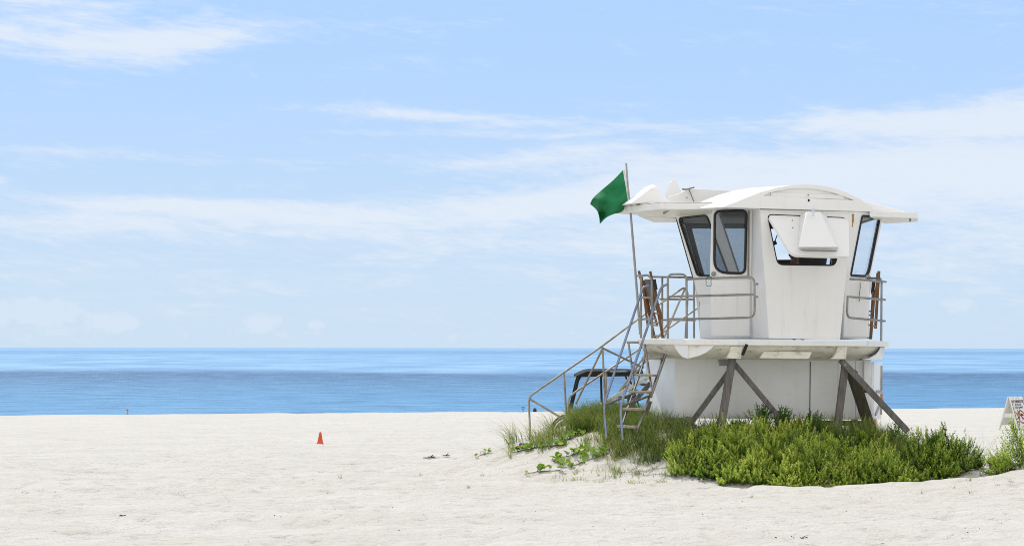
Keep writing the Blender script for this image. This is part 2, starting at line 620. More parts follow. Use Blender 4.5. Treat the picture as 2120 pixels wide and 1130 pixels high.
# --- bay: front panel of the cabin with its hatch opening
bf = WP([(1573, 427), (1764, 436), (1739, 703), (1592, 700)], YB)
A0, B0, C0 = bf[0], bf[1], bf[3]
bf = [onplane(p[0], p[1], A0, B0, C0) for p in [(1573, 427), (1764, 436), (1739, 703), (1592, 700)]]
hole = roundpoly([onplane(*p, A0, B0, C0) for p in [(1587, 443), (1753, 450), (1730, 551), (1609, 549)]], .10)
wall = MB()
nrm = (B0 - A0).cross(C0 - A0).normalized()
if nrm.y < 0: nrm = -nrm
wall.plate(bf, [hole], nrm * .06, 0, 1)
bl_t, bl_b = W(1556, 430, 30.3), W(1553, 700, 30.3)
br_t, br_b = W(1741, 437, 30.5), W(1727, 702, 30.5)
inset = nrm * .004
wall.plate([bf[0] + inset, bf[3] + inset, bl_b, bl_t], [], (.05, .012, 0), 0, 1)
wall.plate([bf[1] + inset, bf[2] + inset, br_b, br_t], [], (-.05, .012, 0), 0, 1)
# --- oblique wall on the left with a window
dl_t, dl_s = W(1397, 440, 31.6), W(1437, 580, 31.5)
dA, dB, dC = dl_t, bl_t, dl_s
dr_s = onplane(1555, 579, dA, dB, dC)
holeL = roundpoly([onplane(*p, dA, dB, dC) for p in [(1405, 452), (1463, 446), (1509, 570), (1444, 571)]], .07)
inn = Vector((.04, .045, 0))
holeD = roundpoly([onplane(*p, dA, dB, dC) for p in [(1486, 439), (1550, 436), (1550, 575), (1531, 575)]], .04)
wall.plate([dl_t, dl_t.lerp(dB, 1.0), dr_s, dl_s], [holeL, holeD], inn, 0, 1)
dl_k, dl_b = W(1449, 628, 31.4), W(1450, 700, 31.4)
wall.plate([dl_s, dr_s, W(1554, 628, 30.32), dl_k], [], inn, 0, 1)
wall.plate([dl_k, W(1554, 628, 30.32), W(1553, 700, 30.32), dl_b], [], inn, 0, 1)
# --- oblique wall on the right with a window
gr_t, gr_s = W(1829, 443, 31.7), W(1801, 574, 31.6)
gA, gB, gC = br_t, gr_t, gr_s
gl_s = onplane(1738, 576, gA, gB, gC)
holeR = roundpoly([onplane(*p, gA, gB, gC) for p in [(1784, 447), (1821, 450), (1797, 572), (1760.5, 570)]], [.05, .05, .16, .05])
inr = Vector((-.03, .05, 0))
wall.plate([br_t, gr_t, gr_s, gl_s], [holeR], inr, 0, 1)
gr_u, gr_k, gr_b = W(1805, 588, 31.55), W(1798, 622, 31.5), W(1798, 701, 31.5)
wall.plate([gl_s, gr_s, gr_u, W(1738, 590, 30.6)], [], inr, 0, 1)
wall.plate([W(1738, 590, 30.6), gr_u, gr_k, W(1735, 622, 30.6)], [], inr, 0, 1)
wall.plate([W(1735, 622, 30.6), gr_k, gr_b, W(1733, 701, 30.6)], [], inr, 0, 1)
# --- side and back walls (big openings look out to sea)
BK = 33.7


def quad_wall(a, b, c, d, holes, off):
    wall.plate([a, b, c, d], holes, off, 0, 1)


def sub_quad(a, b, c, d, u0, u1, v0, v1, r=.07):
    f = lambda u, v: (a.lerp(b, u)).lerp(d.lerp(c, u), v)
    return roundpoly([f(u0, v0), f(u1, v0), f(u1, v1), f(u0, v1)], r)


lt_b = Vector((dl_t.x + .32, BK, dl_t.z)); ls_b = Vector((dl_s.x + .34, BK, dl_s.z)); lb_b = Vector((dl_b.x + .34, BK, dl_b.z))
rt_b = Vector((gr_t.x - .05, BK, gr_t.z)); rs_b = Vector((gr_s.x - .05, BK, gr_s.z)); rb_b = Vector((gr_b.x, BK, gr_b.z))
holeLS = sub_quad(dl_t, lt_b, ls_b, dl_s, .06, .94, .10, .96)
quad_wall(dl_t, lt_b, ls_b, dl_s, [holeLS], (.05, 0, 0))
quad_wall(dl_s, ls_b, lb_b, dl_b, [], (.05, 0, 0))
holeRS = sub_quad(gr_t, rt_b, rs_b, gr_s, .04, .96, .06, .97)
quad_wall(gr_t, rt_b, rs_b, gr_s, [holeRS], (-.05, 0, 0))
quad_wall(gr_s, rs_b, rb_b, gr_b, [], (-.05, 0, 0))
hb = [sub_quad(lt_b, rt_b, rs_b, ls_b, .04, .385, .10, .96), sub_quad(lt_b, rt_b, rs_b, ls_b, .41, .66, .10, .645), sub_quad(lt_b, rt_b, rs_b, ls_b, .845, .88, .10, .85)]
quad_wall(lt_b, rt_b, rs_b, ls_b, hb, (0, -.05, 0))
quad_wall(ls_b, rs_b, rb_b, lb_b, [], (0, -.05, 0))
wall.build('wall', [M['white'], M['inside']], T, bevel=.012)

# counter inside the hatch
mb = MB()
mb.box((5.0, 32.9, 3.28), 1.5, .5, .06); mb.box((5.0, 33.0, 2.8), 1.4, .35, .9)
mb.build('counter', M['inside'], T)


def window(hole_pts, off, gm, rad=.022, parent=T, name='window', c=None):
    c = Vector(off)
    mb = MB(); mb.tube([p - c.normalized() * .004 for p in hole_pts], rad, 6, closed=True)
    w = mb.build(name, M['rubber'], parent, smooth=True)
    mb = MB(); q = [p + c * .45 for p in hole_pts]
    mb.plate(q, [], c.normalized() * .008)
    mb.build('glass', gm, w)
    return w


window(holeL, inn, M['glass_grey'], .019)
window(holeR, inr, M['glass_clear'], .022)
window(holeLS, (.05, 0, 0), M['glass_clear'])
for h in (hb[0], hb[2]): window(h, (0, -.05, 0), M['glass_clear'])
mb = MB(); mb.tube([p + nrm * .03 for p in hole], .03, 6, closed=True)
hw = mb.build('window', M['rubber'], T, smooth=True)
mb = MB(); mb.tube([p - Vector((0, .02, 0)) for p in hb[1]], .03, 6, closed=True)
mb.build('window', M['rubber'], T, smooth=True)
# small window catch and stay inside the hatch
mb = MB(); mb.bar(W(1599, 505, 29.6), W(1607, 501, 29.6), .07, .03); mb.tube([W(1603, 502, 29.6), W(1609, 486, 29.55)], .008)
mb.build('window_stay', M['rubber'], T)
mb = MB(); mb.box(W(1592, 461, 29.4), .06, .05, .08); mb.build('hinge', M['rubber'], T)

# --- hatch: the front shutter, hinged at its top and propped open
hu = [onplane(*p, A0, B0, C0) - nrm * .03 for p in [(1589, 445), (1756, 452)]]
HA, HB, HC = hu[0], hu[1], W(1640, 528, 28.72)
flap = roundpoly([onplane(*p, HA, HB, HC) for p in [(1589, 445), (1757, 452), (1758, 531), (1639, 528)]], [.09, .14, .05, .13])
fn = (HB - HA).cross(HC - HA).normalized()
if fn.y > 0: fn = -fn
mb = MB(); mb.plate(flap, [], -fn * .055)
hatch = mb.build('hatch', M['white_clean'], T, bevel=.012)
mb = MB()
basep = [onplane(*p, HA, HB, HC) + fn * .001 for p in [(1656, 446), (1712, 448), (1737, 514), (1652, 514)]]
topp = [W(1669, 438.6, 28.92), W(1697, 439, 28.97), W(1734, 511.5, 28.70), W(1653, 511.5, 28.60)]
mb.loft([basep, topp])
mb.build('hood', M['white_clean'], hatch, bevel=.012)
mb = MB()
sl = [onplane(*p, HA, HB, HC) + fn * .003 for p in [(1657, 517.5), (1734, 519), (1730, 521), (1662, 519.6)]]
mb.prism(sl, fn * .004); mb.build('slot_shadow', M['ceiling'], hatch)  # dark strip standing in for the shadow line below the hood
for p in [(1640, 456.5), (1641, 471.5)]:
    mb = MB(); mb.disc(onplane(*p, HA, HB, HC), .010, fn, .006, 8); mb.build('bolt', M['black'], hatch)
mb = MB(); mb.bar(W(1683, 432, 28.85), W(1683.5, 447, 28.80), .035, .02); mb.build('latch', M['paleblue'], hatch)

# --- left door leaves, both standing open
DY = 30.12
up = WP([(1473.5, 433.5), (1556.5, 431.5), (1555, 575), (1470, 576.5)], DY)
upr = roundpoly(up, [.08, .03, .02, .02])
dh = roundpoly(WP([(1479.5, 437.5), (1545, 436), (1542, 566), (1478.5, 564)], DY), [.10, .09, .10, .22])
mb = MB(); mb.plate(upr, [dh], (0, .05, 0))
door = mb.build('door', M['white'], T, bevel=.008, label='upper door leaf with a rounded black-edged window')
window(dh, (0, .05, 0), M['glass_grey'], .025, door, 'gasket')
mb = MB(); mb.bar(W(1550, 436, DY - .006), W(1549, 572, DY - .006), .028, .012); mb.build('hinge', M['bracket_metal'], door)
mb = MB(); mb.disc(W(1477, 567, DY), .04, (0, -1, 0), .035, 14); mb.disc(W(1477, 567, DY - .035), .026, (0, -1, 0), .03, 14)
mb.build('knob', M['steel'], door, bevel=.006)
mb = MB(); mb.prism(WP([(1471, 579), (1555, 577.5), (1553.5, 697), (1472, 697)], DY - .02), (0, .07, 0))
mb.build('door', M['white'], T, bevel=.03, seg=3, label='plain lower door leaf')
mb = MB(); mb.prism(WP([(1747, 580), (1800, 581), (1797, 699), (1744, 699)], 30.55), (.03, .16, 0))
mb.build('side_panel', M['white'], T, bevel=.03, seg=3)
mb = MB(); mb.tube(curve_pts([W(1780.5, 583, 30.52), W(1781, 596, 30.52), W(1778.5, 612, 30.52), W(1779, 624, 30.52)], .1), .005)
mb.build('cable', M['black'], T)
mb = MB(); mb.prism(WP([(1763, 443), (1768.5, 443), (1768, 452), (1765.5, 470), (1764, 470)], 30.72), (0, .003, 0)); mb.build('rust_streak', M['rust'], T)

# --- roof
def YR(px): return 28.95 + (px - 1500) * .0020


arch = [(1498, 429), (1500, 427), (1520, 420), (1545, 409.5), (1575, 398), (1610, 388.5), (1640, 383.5), (1665, 381.6), (1695, 383.4), (1725, 389), (1755, 400), (1780, 412), (1800, 426), (1807, 433), (1806, 438)]
ap = [W(p[0], p[1], YR(p[0])) for p in arch]
seg = [(1581, 405.5), (1590, 400), (1608, 395.5), (1632, 391), (1660, 389.3), (1690, 391.5), (1720, 397.5), (1748, 406.5), (1767, 414.5), (1700, 411.8), (1640, 408.5)]
sg = [W(p[0], p[1], YR(p[0])) for p in seg]
bk = Vector((-.06, .24, 0)).normalized()
mb = MB(); mb.plate(ap, [sg], bk * .05)
fas = mb.build('fascia', M['white'], T, bevel=.012)
sw = Vector((-.46, 1.75, .115))
mid = [p + bk * .0505 for p in ap]
mb = MB()
rings = [[p + sw * s for p in mid] for s in (0, .33, .66, 1.0)]
mb.loft(rings)
mb.build('roof', M['white_clean'], T, smooth=True)
mb = MB()
lv = [W(p[0], p[1], YR(p[0]) + .028) for p in [(1596, 398), (1747, 403.5), (1747, 413), (1596, 407.5)]]
mb.prism(lv, bk * .03); vent = mb.build('vent', M['white'], fas, bevel=.006)
mb = MB(); mb.disc(W(1673, 404, YR(1673)+.026), .012, (0, -1, 0), .01, 8); mb.build('bolt', M['rust'], vent)
mb = MB()
mb.disc(W(1673.5, 415, YR(1673)), .022, (0, -1, 0), .004, 10); mb.disc(W(1671, 419, YR(1673)), .014, (0, -1, 0), .004, 8); mb.disc(W(1669.5, 423.5, YR(1673)), .006, (0, -1, 0), .004, 8)
mb.build('hole', M['black'], fas)
# main flat roof over the rear of the cabin
mb = MB()
fr = [dl_t + Vector((0, 0, .02)), bl_t + Vector((0, .1, -.02)), br_t + Vector((0, .1, -.02)), gr_t + Vector((0, 0, .02)), rt_b + Vector((0, 0, .02)), lt_b + Vector((0, 0, .02))]
for p in fr: p.z = 4.47
mb.prism(fr, (0, 0, .08), 0, 0)
mb.build('roof_slab', M['ceiling'], T, bevel=.01)
mb = MB()
cf = [p + Vector((0, 0, .002)) for p in [bf[0], bf[1], br_t, bl_t]]
zz = min(p.z for p in cf)
for p in cf: p.z = 4.385
mb.prism(cf, (0, 0, .04)); mb.build('ceiling', M['ceiling'], T)

# --- left shutter, swung up to the horizontal
s1 = [W(1497, 420, 30.1), W(1368, 418.5, 30.0), W(1278.5, 430.5, 31.0), W(1400, 440, 31.9), W(1470, 432, 31.0)]
mb = MB()
z0 = sum(p.z for p in s1[:3]) / 3
s1 = [Vector((p.x, p.y, z0)) for p in s1]
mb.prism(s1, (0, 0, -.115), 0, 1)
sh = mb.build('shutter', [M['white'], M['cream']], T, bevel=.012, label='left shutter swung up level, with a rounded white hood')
# thin clean gelcoat skin on its top and rim
mb = MB()
mb.prism([p + Vector((0, 0, .003)) for p in s1], (0, 0, .012)); mb.build('shutter_top', M['white_clean'], sh, bevel=.004)
hb0 = [(1291, 428), (1322, 402), (1341, 386.5), (1350, 383), (1358, 386), (1370, 401), (1386, 420)]
rr = [[W(p[0], p[1], Yq) for p in hb0] for Yq in (30.55,)]
ring0 = rr[0]
mb = MB()
cxm = sum((p for p in ring0), Vector()) / len(ring0)
rings = []
for s, dy in ((.80, -.16), (.93, -.10), (1, 0), (1, .25), (.93, .38), (.7, .5)):
    rings.append([Vector((cxm.x + (p.x - cxm.x) * s - dy * .15, p.y + dy, z0 + .01 + max(0, (p.z - z0)) * s)) for p in ring0])
mb.loft(rings); mb.build('hood', M['white_clean'], sh, smooth=True, bevel=.02)
mb = MB(); mb.box(W(1319, 421.5, 30.5), .05, .04, .05); mb.box(W(1326, 423, 30.5), .05, .04, .03); mb.build('catch', M['bracket_metal'], sh)
mb = MB(); mb.bar(W(1373, 442, 30.5), W(1388, 432.5, 30.2), .04, .012); mb.build('stay', M['bracket_metal'], sh)
# row of rivets along the hinge strip under it
mb = MB()
st = [onplane(*p, dA, dB, dC) - inn.normalized() * .004 for p in [(1400, 441.5), (1478, 434.5), (1478, 437.5), (1401, 445.5)]]
mb.prism(st, -inn.normalized() * .004); strip = mb.build('hinge_strip', M['cream'], sh)
mb = MB()
for i in range(30):
    p = onplane(1402.5 + i * 2.55, 443.2 - i * .243, dA, dB, dC) - inn.normalized() * .008
    mb.disc(p, .008, -inn, .003, 5)
mb.build('rivet', M['black'], strip)
# shutter of the rear left side, seen from below
mb = MB()
q = [Vector((W(1322, 440, 31.6).x, 31.7, z0 - .02)), Vector((W(1352, 440, 33.2).x, 33.2, z0 - .02)), Vector((W(1420, 440, 33.2).x, 33.2, z0 - .02)), Vector((dl_t.x, 32.0, z0 - .02))]
mb.prism(q, (0, 0, -.09)); mb.build('shutter', M['cream'], T, bevel=.012, label='cream underside of the rear left shutter')
# rear shutter raised higher, its shaded face towards us
mb = MB()
wp = [(1383, 407), (1393, 405), (1408, 399), (1424, 391.5), (1440, 390.5), (1532, 395.5), (1532, 432), (1383, 432)]
mb.plate(WP(wp, 32.4), [], (0.02, .09, -.0)); up2 = mb.build('shutter', M['white_clean'], T, bevel=.012, label='rear shutter standing up behind the roof')
mb = MB()
fp = [(1375, 407), (1386.5, 377), (1390.5, 375.5), (1391, 371.8), (1397, 372.2), (1411, 400), (1384, 410)]
mb.prism(WP(fp, 32.9), (.03, .35, 0)); mb.build('hood', M['white_clean'], up2, bevel=.01)
mb = MB(); mb.tube([W(1425.5, 391, 32.36), W(1436.5, 418.5, 32.3)], .011, 6); mb.bar(W(1412, 391.5, 32.3), W(1421, 393, 32.3), .03, .02); mb.bar(W(1418, 393, 32.3), W(1437, 388, 32.35), .025, .02)
mb.disc(W(1421.5, 409.5, 32.4), .014, (0, -1, 0), .004, 8)
mb.build('stay', M['bracket_metal'], up2)
# right shutter
s2 = [W(1800, 434, 30.9), W(1900, 440, 31.1), W(1900, 442, 31.9), W(1830, 440, 32.6)]
z2 = W(1900, 440, 31.1).z
zl = W(1806, 435, 30.9).z
s2 = [Vector((s2[0].x, s2[0].y, z2 + .01)), Vector((s2[1].x, s2[1].y, z2)), Vector((s2[2].x, s2[2].y, z2)), Vector((s2[3].x, s2[3].y, z2 + .01))]
mb = MB(); mb.prism(s2, (0, 0, -.105)); sh2 = mb.build('shutter', M['white'], T, bevel=.01, label='right shutter swung up level')
mb = MB()
ra = [(1788, 417.5), (1830, 426), (1874, 437.5), (1876, 441), (1790, 437)]
mb.prism(WP(ra, 31.25), (.04, .45, 0)); mb.build('hood', M['white_clean'], sh2, bevel=.02, seg=3)
mb = MB(); mb.bar(W(1884, 450, 31.15), W(1884, 459, 31.15), .03, .02); mb.build('catch', M['bracket_metal'], sh2)

# --- deck
dk = [W(1424, 701.5, 29.0), W(1792, 705, 29.55), W(1841, 706, 30.6), Vector((W(1841, 706, 30.6).x, 34.2, 0)), Vector((W(1320, 700, 30.3).x, 34.2, 0)), W(1320, 700, 30.3)]
dk[3].z = dk[2].z; dk[4].z = dk[5].z; dk[4].x = W(1324, 700, 34.2).x
dk = roundpoly(dk, [.10, .25, .08, .1, .1, .06], 4)
mb = MB(); mb.prism(dk, (0, 0, -.100)); mb.build('deck', M['deck'], T, bevel=.012)
cx, cy = 4.9, 31.6
rings = []
for (ins, dz) in ((.07, -.098), (.085, -.14), (.14, -.20), (.24, -.26), (.38, -.305), (.55, -.335)):
    rings.append([Vector((p.x - (.07 + (ins - .07) * .4) * (1 if p.x > cx else -1) * min(1, abs(p.x - cx)), p.y - ins * (1 if p.y > cy else -1), p.z + dz)) for p in dk])
mb = MB(); mb.loft(rings); hull = mb.build('hull', M['hull'], T, smooth=True)


def knee(pts, Y, dep, name='gusset'):
    mb = MB(); mb.prism(WP(pts, Y), dep); return mb.build(name, M['hull'], T, bevel=.01)


# corner gussets with curved cut-outs, brackets over the legs, centre keel
k1 = [(1395, 713), (1399, 722), (1405, 731), (1413, 739), (1424, 742.5), (1424, 713)]
mb = MB()
a = [W(p[0], p[1], 29.06 + (1424 - p[0]) * .011) for p in k1]
mb.prism(a, (.12, .4, 0)); mb.build('gusset', M['white'], T, bevel=.006)
knee([(1424, 713.5), (1480, 714), (1473, 722), (1462, 730), (1447, 737), (1424, 742.5)], 29.10, (.02, .35, 0)).data.materials[0] = M['white']
mb = MB()
k0 = [(1360, 713), (1365, 724), (1372, 734), (1382, 740), (1405, 742), (1405, 713)]
mb.prism(WP(k0, 31.0), (.05, .6, 0)); mb.build('gusset', M['white'], T, bevel=.006)
knee([(1823, 718), (1832, 718), (1830, 741), (1826, 744.5), (1788, 744.5), (1802, 741), (1814, 733), (1820, 725)], lambda x, y: 29.62 + (x - 1788) * .022, (.02, .4, 0)).data.materials[0] = M['white']
knee([(1513, 716), (1537.5, 716), (1534.5, 742.5), (1501, 742), (1506, 737), (1510, 729)], 29.16, (0, .4, 0))
knee([(1733.5, 717), (1754.5, 717.5), (1751.5, 743.5), (1720, 743), (1727, 738), (1731, 729)], 29.5, (0, .4, 0))
knee([(1581, 727.5), (1681, 728.5), (1675, 743), (1572, 741.5)], 29.33, (0, .5, 0), 'keel')
mb = MB(); mb.bar(W(1546, 713, 29.05), W(1537.5, 734, 29.15), .05, .03); mb.build('strap', M['rubber'], T)
mb = MB(); mb.prism(WP([(1489, 743), (1511, 743), (1510, 757), (1491, 757)], 29.75), (0, .2, 0)); mb.build('electrical_box', M['greybox'], T, bevel=.006)

# --- legs and braces
def leg(p, q, w, name='leg', m='leg', tk=None, bolt=None):
    mb = MB(); mb.bar(p, q, w, tk or w); o = mb.build(name, M[m], T, bevel=.006)
    if bolt:
        b2 = MB(); b2.disc(bolt, .022, (0, -1, 0), .02, 8); b2.build('bolt', M['bracket_metal'], o)
    return o


leg(W(1516.5, 741, 29.40), W(1490, 900, 29.40), .125)
leg(W(1507, 772, 29.56), W(1420, 890, 30.0), .085, 'brace')
leg(W(1520, 752, 29.56), W(1612, 862, 29.7), .085, 'brace')
leg(W(1750, 755, 29.70), W(1731, 905, 29.70), .115)
leg(W(1763, 770, 29.95), W(1806, 900, 30.2), .17, 'leg', 'leg_dark')
leg(W(1740, 744, 29.60), W(1880, 893, 29.45), .10, 'brace', tk=.07, bolt=W(1749.5, 755, 29.555))
leg(W(1360, 742, 32.6), W(1352, 880, 32.6), .12)
leg(W(1344, 712, 33.2), W(1342, 795, 33.2), .10, 'leg', 'white')
leg(Vector((6.4, 33.4, 1.95)), Vector((6.5, 33.4, .3)), .12)

# --- railings
def rail(lines, name='railing', m='steel', r=.019, parent=T):
    mb = MB()
    for (pts, rad) in lines: mb.tube(curve_pts(pts, rad), r, 8)
    return mb.build(name, M[m], parent, smooth=True)


rail([
    ([W(1382.5, 702, 30.0), W(1382.5, 567.5, 30.0), W(1421, 567.5, 29.85), W(1422, 702, 29.8)], .10),
    ([W(1421.5, 578.5, 29.8), W(1437, 577.5, 29.7), W(1562, 572.5, 29.05), W(1562.5, 657, 29.05), W(1440, 660, 29.7), W(1384, 660.5, 30.0)], .13),
    ([W(1383, 614, 30.0), W(1422, 613, 29.8), W(1562, 609.5, 29.05)], .02),
    ([W(1562, 588, 29.08), W(1568, 588, 29.2)], .01), ([W(1562, 614.5, 29.08), W(1568, 614.5, 29.25)], .01)])
rail([
    ([W(1327, 700, 30.7), W(1327, 570, 30.7)], .02),
    ([W(1320, 571, 30.75), W(1341, 569.5, 30.35), W(1349, 577, 30.3), W(1350, 702, 30.3)], .08),
    ([W(1321, 616, 30.75), W(1349, 615.5, 30.3)], .02), ([W(1322, 660.5, 30.75), W(1358, 660, 30.2)], .02)])
rail([
    ([W(1350, 573, 33.4), W(1437, 574.5, 33.4), W(1700, 577, 33.9)], .02), ([W(1365, 619, 33.4), W(1437, 620, 33.4)], .02), ([W(1367, 662, 33.4), W(1440, 663, 33.4)], .02),
    ([W(1371, 574, 33.4), W(1371, 700, 33.4)], .02), ([W(1437, 574, 33.4), W(1437, 700, 33.4)], .02), ([W(1421, 667, 33.2), W(1419, 700, 33.2)], .02)])
rail([
    ([W(1760, 577.5, 29.75), W(1834, 583.5, 30.75)], .02), ([W(1755, 614, 29.75), W(1832.5, 620.5, 30.75)], .02),
    ([W(1755, 612, 29.75), W(1753, 657, 29.75), W(1832, 664.5, 30.75)], .13),
    ([W(1796, 576, 31.2), W(1825, 576, 30.75), W(1824.5, 708, 30.72)], .09)])
mb = MB(); mb.disc(W(1796.5, 574, 31.2), .05, (0, -1, 0), .02, 10); mb.build('rail_mount', M['steel'], T)

# --- steep ladder at the left
mb = MB()
for a, b_, Yq in (((1378, 706, 30.05), (1368, 758, 30.0), (1317, 896, 29.1)), ((1340, 708, 30.45), (1331, 755, 30.3), (1284, 892, 29.3))):
    mb.tube(curve_pts([W(*a), W(*b_), W(*Yq)] if not isinstance(Yq, float) else [], .1), .020, 8)
mb.tube([W(1298, 708, 30.4), W(1384, 708, 30.0)], .020, 8)
mb.tube([W(1375, 704, 30.0), W(1378, 735, 30.0), W(1348, 822, 29.6)], .020, 8)
mb.tube([W(1301, 709, 30.4), W(1315, 808, 30.2)], .018, 8)
mb.tube([W(1334.5, 709, 30.2), W(1350, 808, 29.9)], .018, 8)
lad = mb.build('ladder', M['steel'], T, smooth=True)
for (x0, x1, y, Yq) in ((1333, 1371, 741, 30.1), (1320.5, 1358, 775.5, 29.9), (1307, 1344, 810.5, 29.7), (1294, 1331.5, 846, 29.45), (1282, 1317, 882, 29.2)):
    mb = MB()
    p, q = W(x0, y, Yq + .12), W(x1, y + 1.5, Yq - .12)
    mb.bar(p, q, .04, .14, (0, 1, 0)); mb.build('tread', M['tread'], lad, bevel=.006)
for pts in ([W(1343, 590.5, 30.3), W(1331, 594, 30.3), W(1250, 838, 29.1), W(1256, 906, 28.95)], [W(1382, 588, 30.0), W(1369, 594, 30.0), W(1284, 841, 28.95), W(1289.5, 910, 28.8)]):
    mb = MB(); mb.tube(curve_pts(pts, .16), .021, 10); mb.build('handrail', M['steel_blue'], lad, smooth=True)
mb = MB(); mb.tube([W(1254, 838, 29.1), W(1310, 814.5, 29.7)], .019, 8); mb.tube([W(1286, 841, 28.95), W(1345, 819, 29.55)], .019, 8)
mb.build('strut', M['steel'], lad, smooth=True)
mb = MB(); mb.bar(W(1346, 793, 31.0), W(1262, 890, 30.6), .08, .05); mb.bar(W(1347, 830, 31.0), W(1326, 890, 31.0), .06, .05); mb.build('brace', M['leg'], lad, bevel=.005)

# --- rear stairway with long sloping handrails
mb = MB(); SY = 32.6
R_ = lambda pts, rad=.12: mb.tube(curve_pts([W(a, b_, SY + d) for (a, b_, d) in pts], rad), .019, 8)
R_([(1098.5, 912, 0), (1094.5, 821, 0), (1248, 715, .2), (1323, 659, .3), (1416, 594.5, .5), (1424, 605, .5), (1420, 700, .5)])
R_([(1172, 895, .9), (1178, 822, .9), (1190, 812, .9), (1330, 718, 1.1), (1449, 634, 1.3)])
R_([(1167.5, 771, .1), (1174, 885, .1)], .01)
R_([(1247, 716, .2), (1253.5, 840, .2)], .01)
R_([(1255, 772, .9), (1254, 838, .9)], .01)
R_([(1247, 722, .2), (1192, 836, .6)], .01)
R_([(1096, 825, 0), (1175, 872, .1)], .01)
R_([(1249, 721, .2), (1332, 761, .4)], .01)
R_([(1417, 600, .5), (1372, 705, .6), (1283, 812, .9)], .01)
R_([(1390, 660, .9), (1282, 810, .9)], .01)
stw = mb.build('stairway', M['steel_tan'], T, smooth=True)
mb = MB()
for d in (.15, .95):
    mb = MB(); mb.prism(WP([(1352, 769), (1236, 839), (1246, 841), (1352, 779)], SY + d), (0, .05, 0))
    mb.build('stringer', M['hull'], stw, bevel=.006)
for k in range(4):
    mb = MB(); p = W(1268 + k * 22, 831 - k * 13.4, SY + .57); mb.box(p - Vector((0, 0, .04)), .16, .72, .03); mb.build('tread', M['leg_dark'], stw, bevel=.005)

# ------------------------------------------------------------------ green rope loop on the rail
mb = MB(); rp = W(1467, 576, 29.52)
lp = [rp + Vector((.05 * math.sin(a) + .01 * math.sin(3 * a), -.01 + .03 * math.sin(a * .5), -.06 - .075 * math.cos(a) * (1 if math.cos(a) > 0 else 1))) for a in [i * 2 * math.pi / 18 for i in range(18)]]
mb.tube(lp, .006, 6, closed=True); mb.tube([rp + Vector((-.03, -.025, .02)), rp + Vector((0, -.03, .025)), rp + Vector((.03, -.02, .03)), rp + Vector((.05, 0, .01))], .009, 6)
ro = mb.build('rope', M['rope'], None, smooth=True, loc=rp)
tag(ro, 'loop of thin green rope tied around the left railing', 'rope')

# ------------------------------------------------------------------ storage shed under the deck
S = empty('storage_shed', (4.8, 31.2, G(4.8, 31.2)), 'white panelled storage shed standing under the tower deck between its legs', 'shed')
mb = MB()
f0 = [W(1396, 737, 30.35), W(1792, 745, 30.45), W(1792, 868, 30.45), W(1396, 865, 30.35)]
l0 = [W(1350, 736, 32.3), W(1345, 862, 32.3)]
back = [Vector((l0[0].x, 33.4, l0[0].z)), Vector((f0[1].x - .1, 33.4, f0[1].z)), Vector((f0[2].x - .1, 33.4, f0[2].z)), Vector((l0[1].x, 33.4, l0[1].z))]
mb.add([f0[0], f0[1], f0[2], f0[3], l0[0], l0[1]] + back, [[0, 1, 2, 3], [4, 0, 3, 5], [6, 4, 5, 9], [1, 7, 8, 2], [7, 6, 9, 8], [0, 4, 6, 7, 1], [3, 2, 8, 9, 5]])
mb.build('wall', M['shed'], S, bevel=.012)
mb = MB(); mb.bar(W(1677.5, 748, 30.42), W(1676.5, 866, 30.42), .014, .012); mb.build('seam', M['black'], S)
for x in (1501, 1735, 1771):
    mb = MB(); mb.bar(W(x, 747, 30.405), W(x, 866, 30.405), .006, .006); mb.build('seam', M['ceiling'], S)
mb = MB(); mb.prism(WP([(1789, 744), (1803, 744.5), (1803, 868.5), (1789, 868)], 30.38), (0, .1, 0)); mb.build('corner_post', M['shed'], S, bevel=.006)
da, db_, dc, dd = W(1803.5, 749, 30.5), W(1820, 750, 31.7), W(1819, 866, 31.7), W(1803.5, 867, 30.5)
mb = MB(); mb.prism([da, db_, dc, dd], (.05, -.01, 0)); sd = mb.build('door', M['shed'], S, bevel=.005)
mb = MB(); o_ = Vector((.055, -.02, 0))
mid_ = lambda u, v: da.lerp(db_, u).lerp(dd.lerp(dc, u), v) + o_
for (a, b_) in (((.82, .06), (.82, .5)), ((.82, .56), (.82, .93)), ((.2, .52), (.9, .52)), ((.1, .92), (.75, .72))):
    mb.bar(mid_(*a), mid_(*b_), .05, .03, (0, 1, 0))
mb.build('frame', M['plank'], sd)
mb = MB(); mb.box(W(1791, 809, 30.34), .05, .05, .06); mb.bar(W(1785, 810, 30.34), W(1798, 807, 30.34), .03, .03); mb.build('latch', M['leg_dark'], S)
mb = MB(); mb.bar(W(1336, 866.5, 30.9), W(1431, 869.5, 30.25), .085, .10); mb.build('base_beam', M['plank'], S, bevel=.005)
mb = MB(); mb.bar(W(1424, 868, 30.35), W(1424, 868, 33.2), .09, .12, (1, 0, 0)); mb.build('base_beam', M['leg_dark'], S)
mb = MB(); mb.bar(W(1690, 875, 30.6), W(1800, 876, 30.6), .085, .10); mb.build('base_beam', M['leg_dark'], S)
for (x, Yq) in ((1424, 30.5), (1700, 30.9), (1780, 31.0)):
    p = W(x, 876, Yq); g = G(p.x, p.y)
    mb = MB(); mb.box((p.x, p.y, (p.z - .03 + g) / 2 - .05), .3, .25, max(.1, p.z - g + .1)); mb.build('foundation_block', M['plank'], S, bevel=.01)

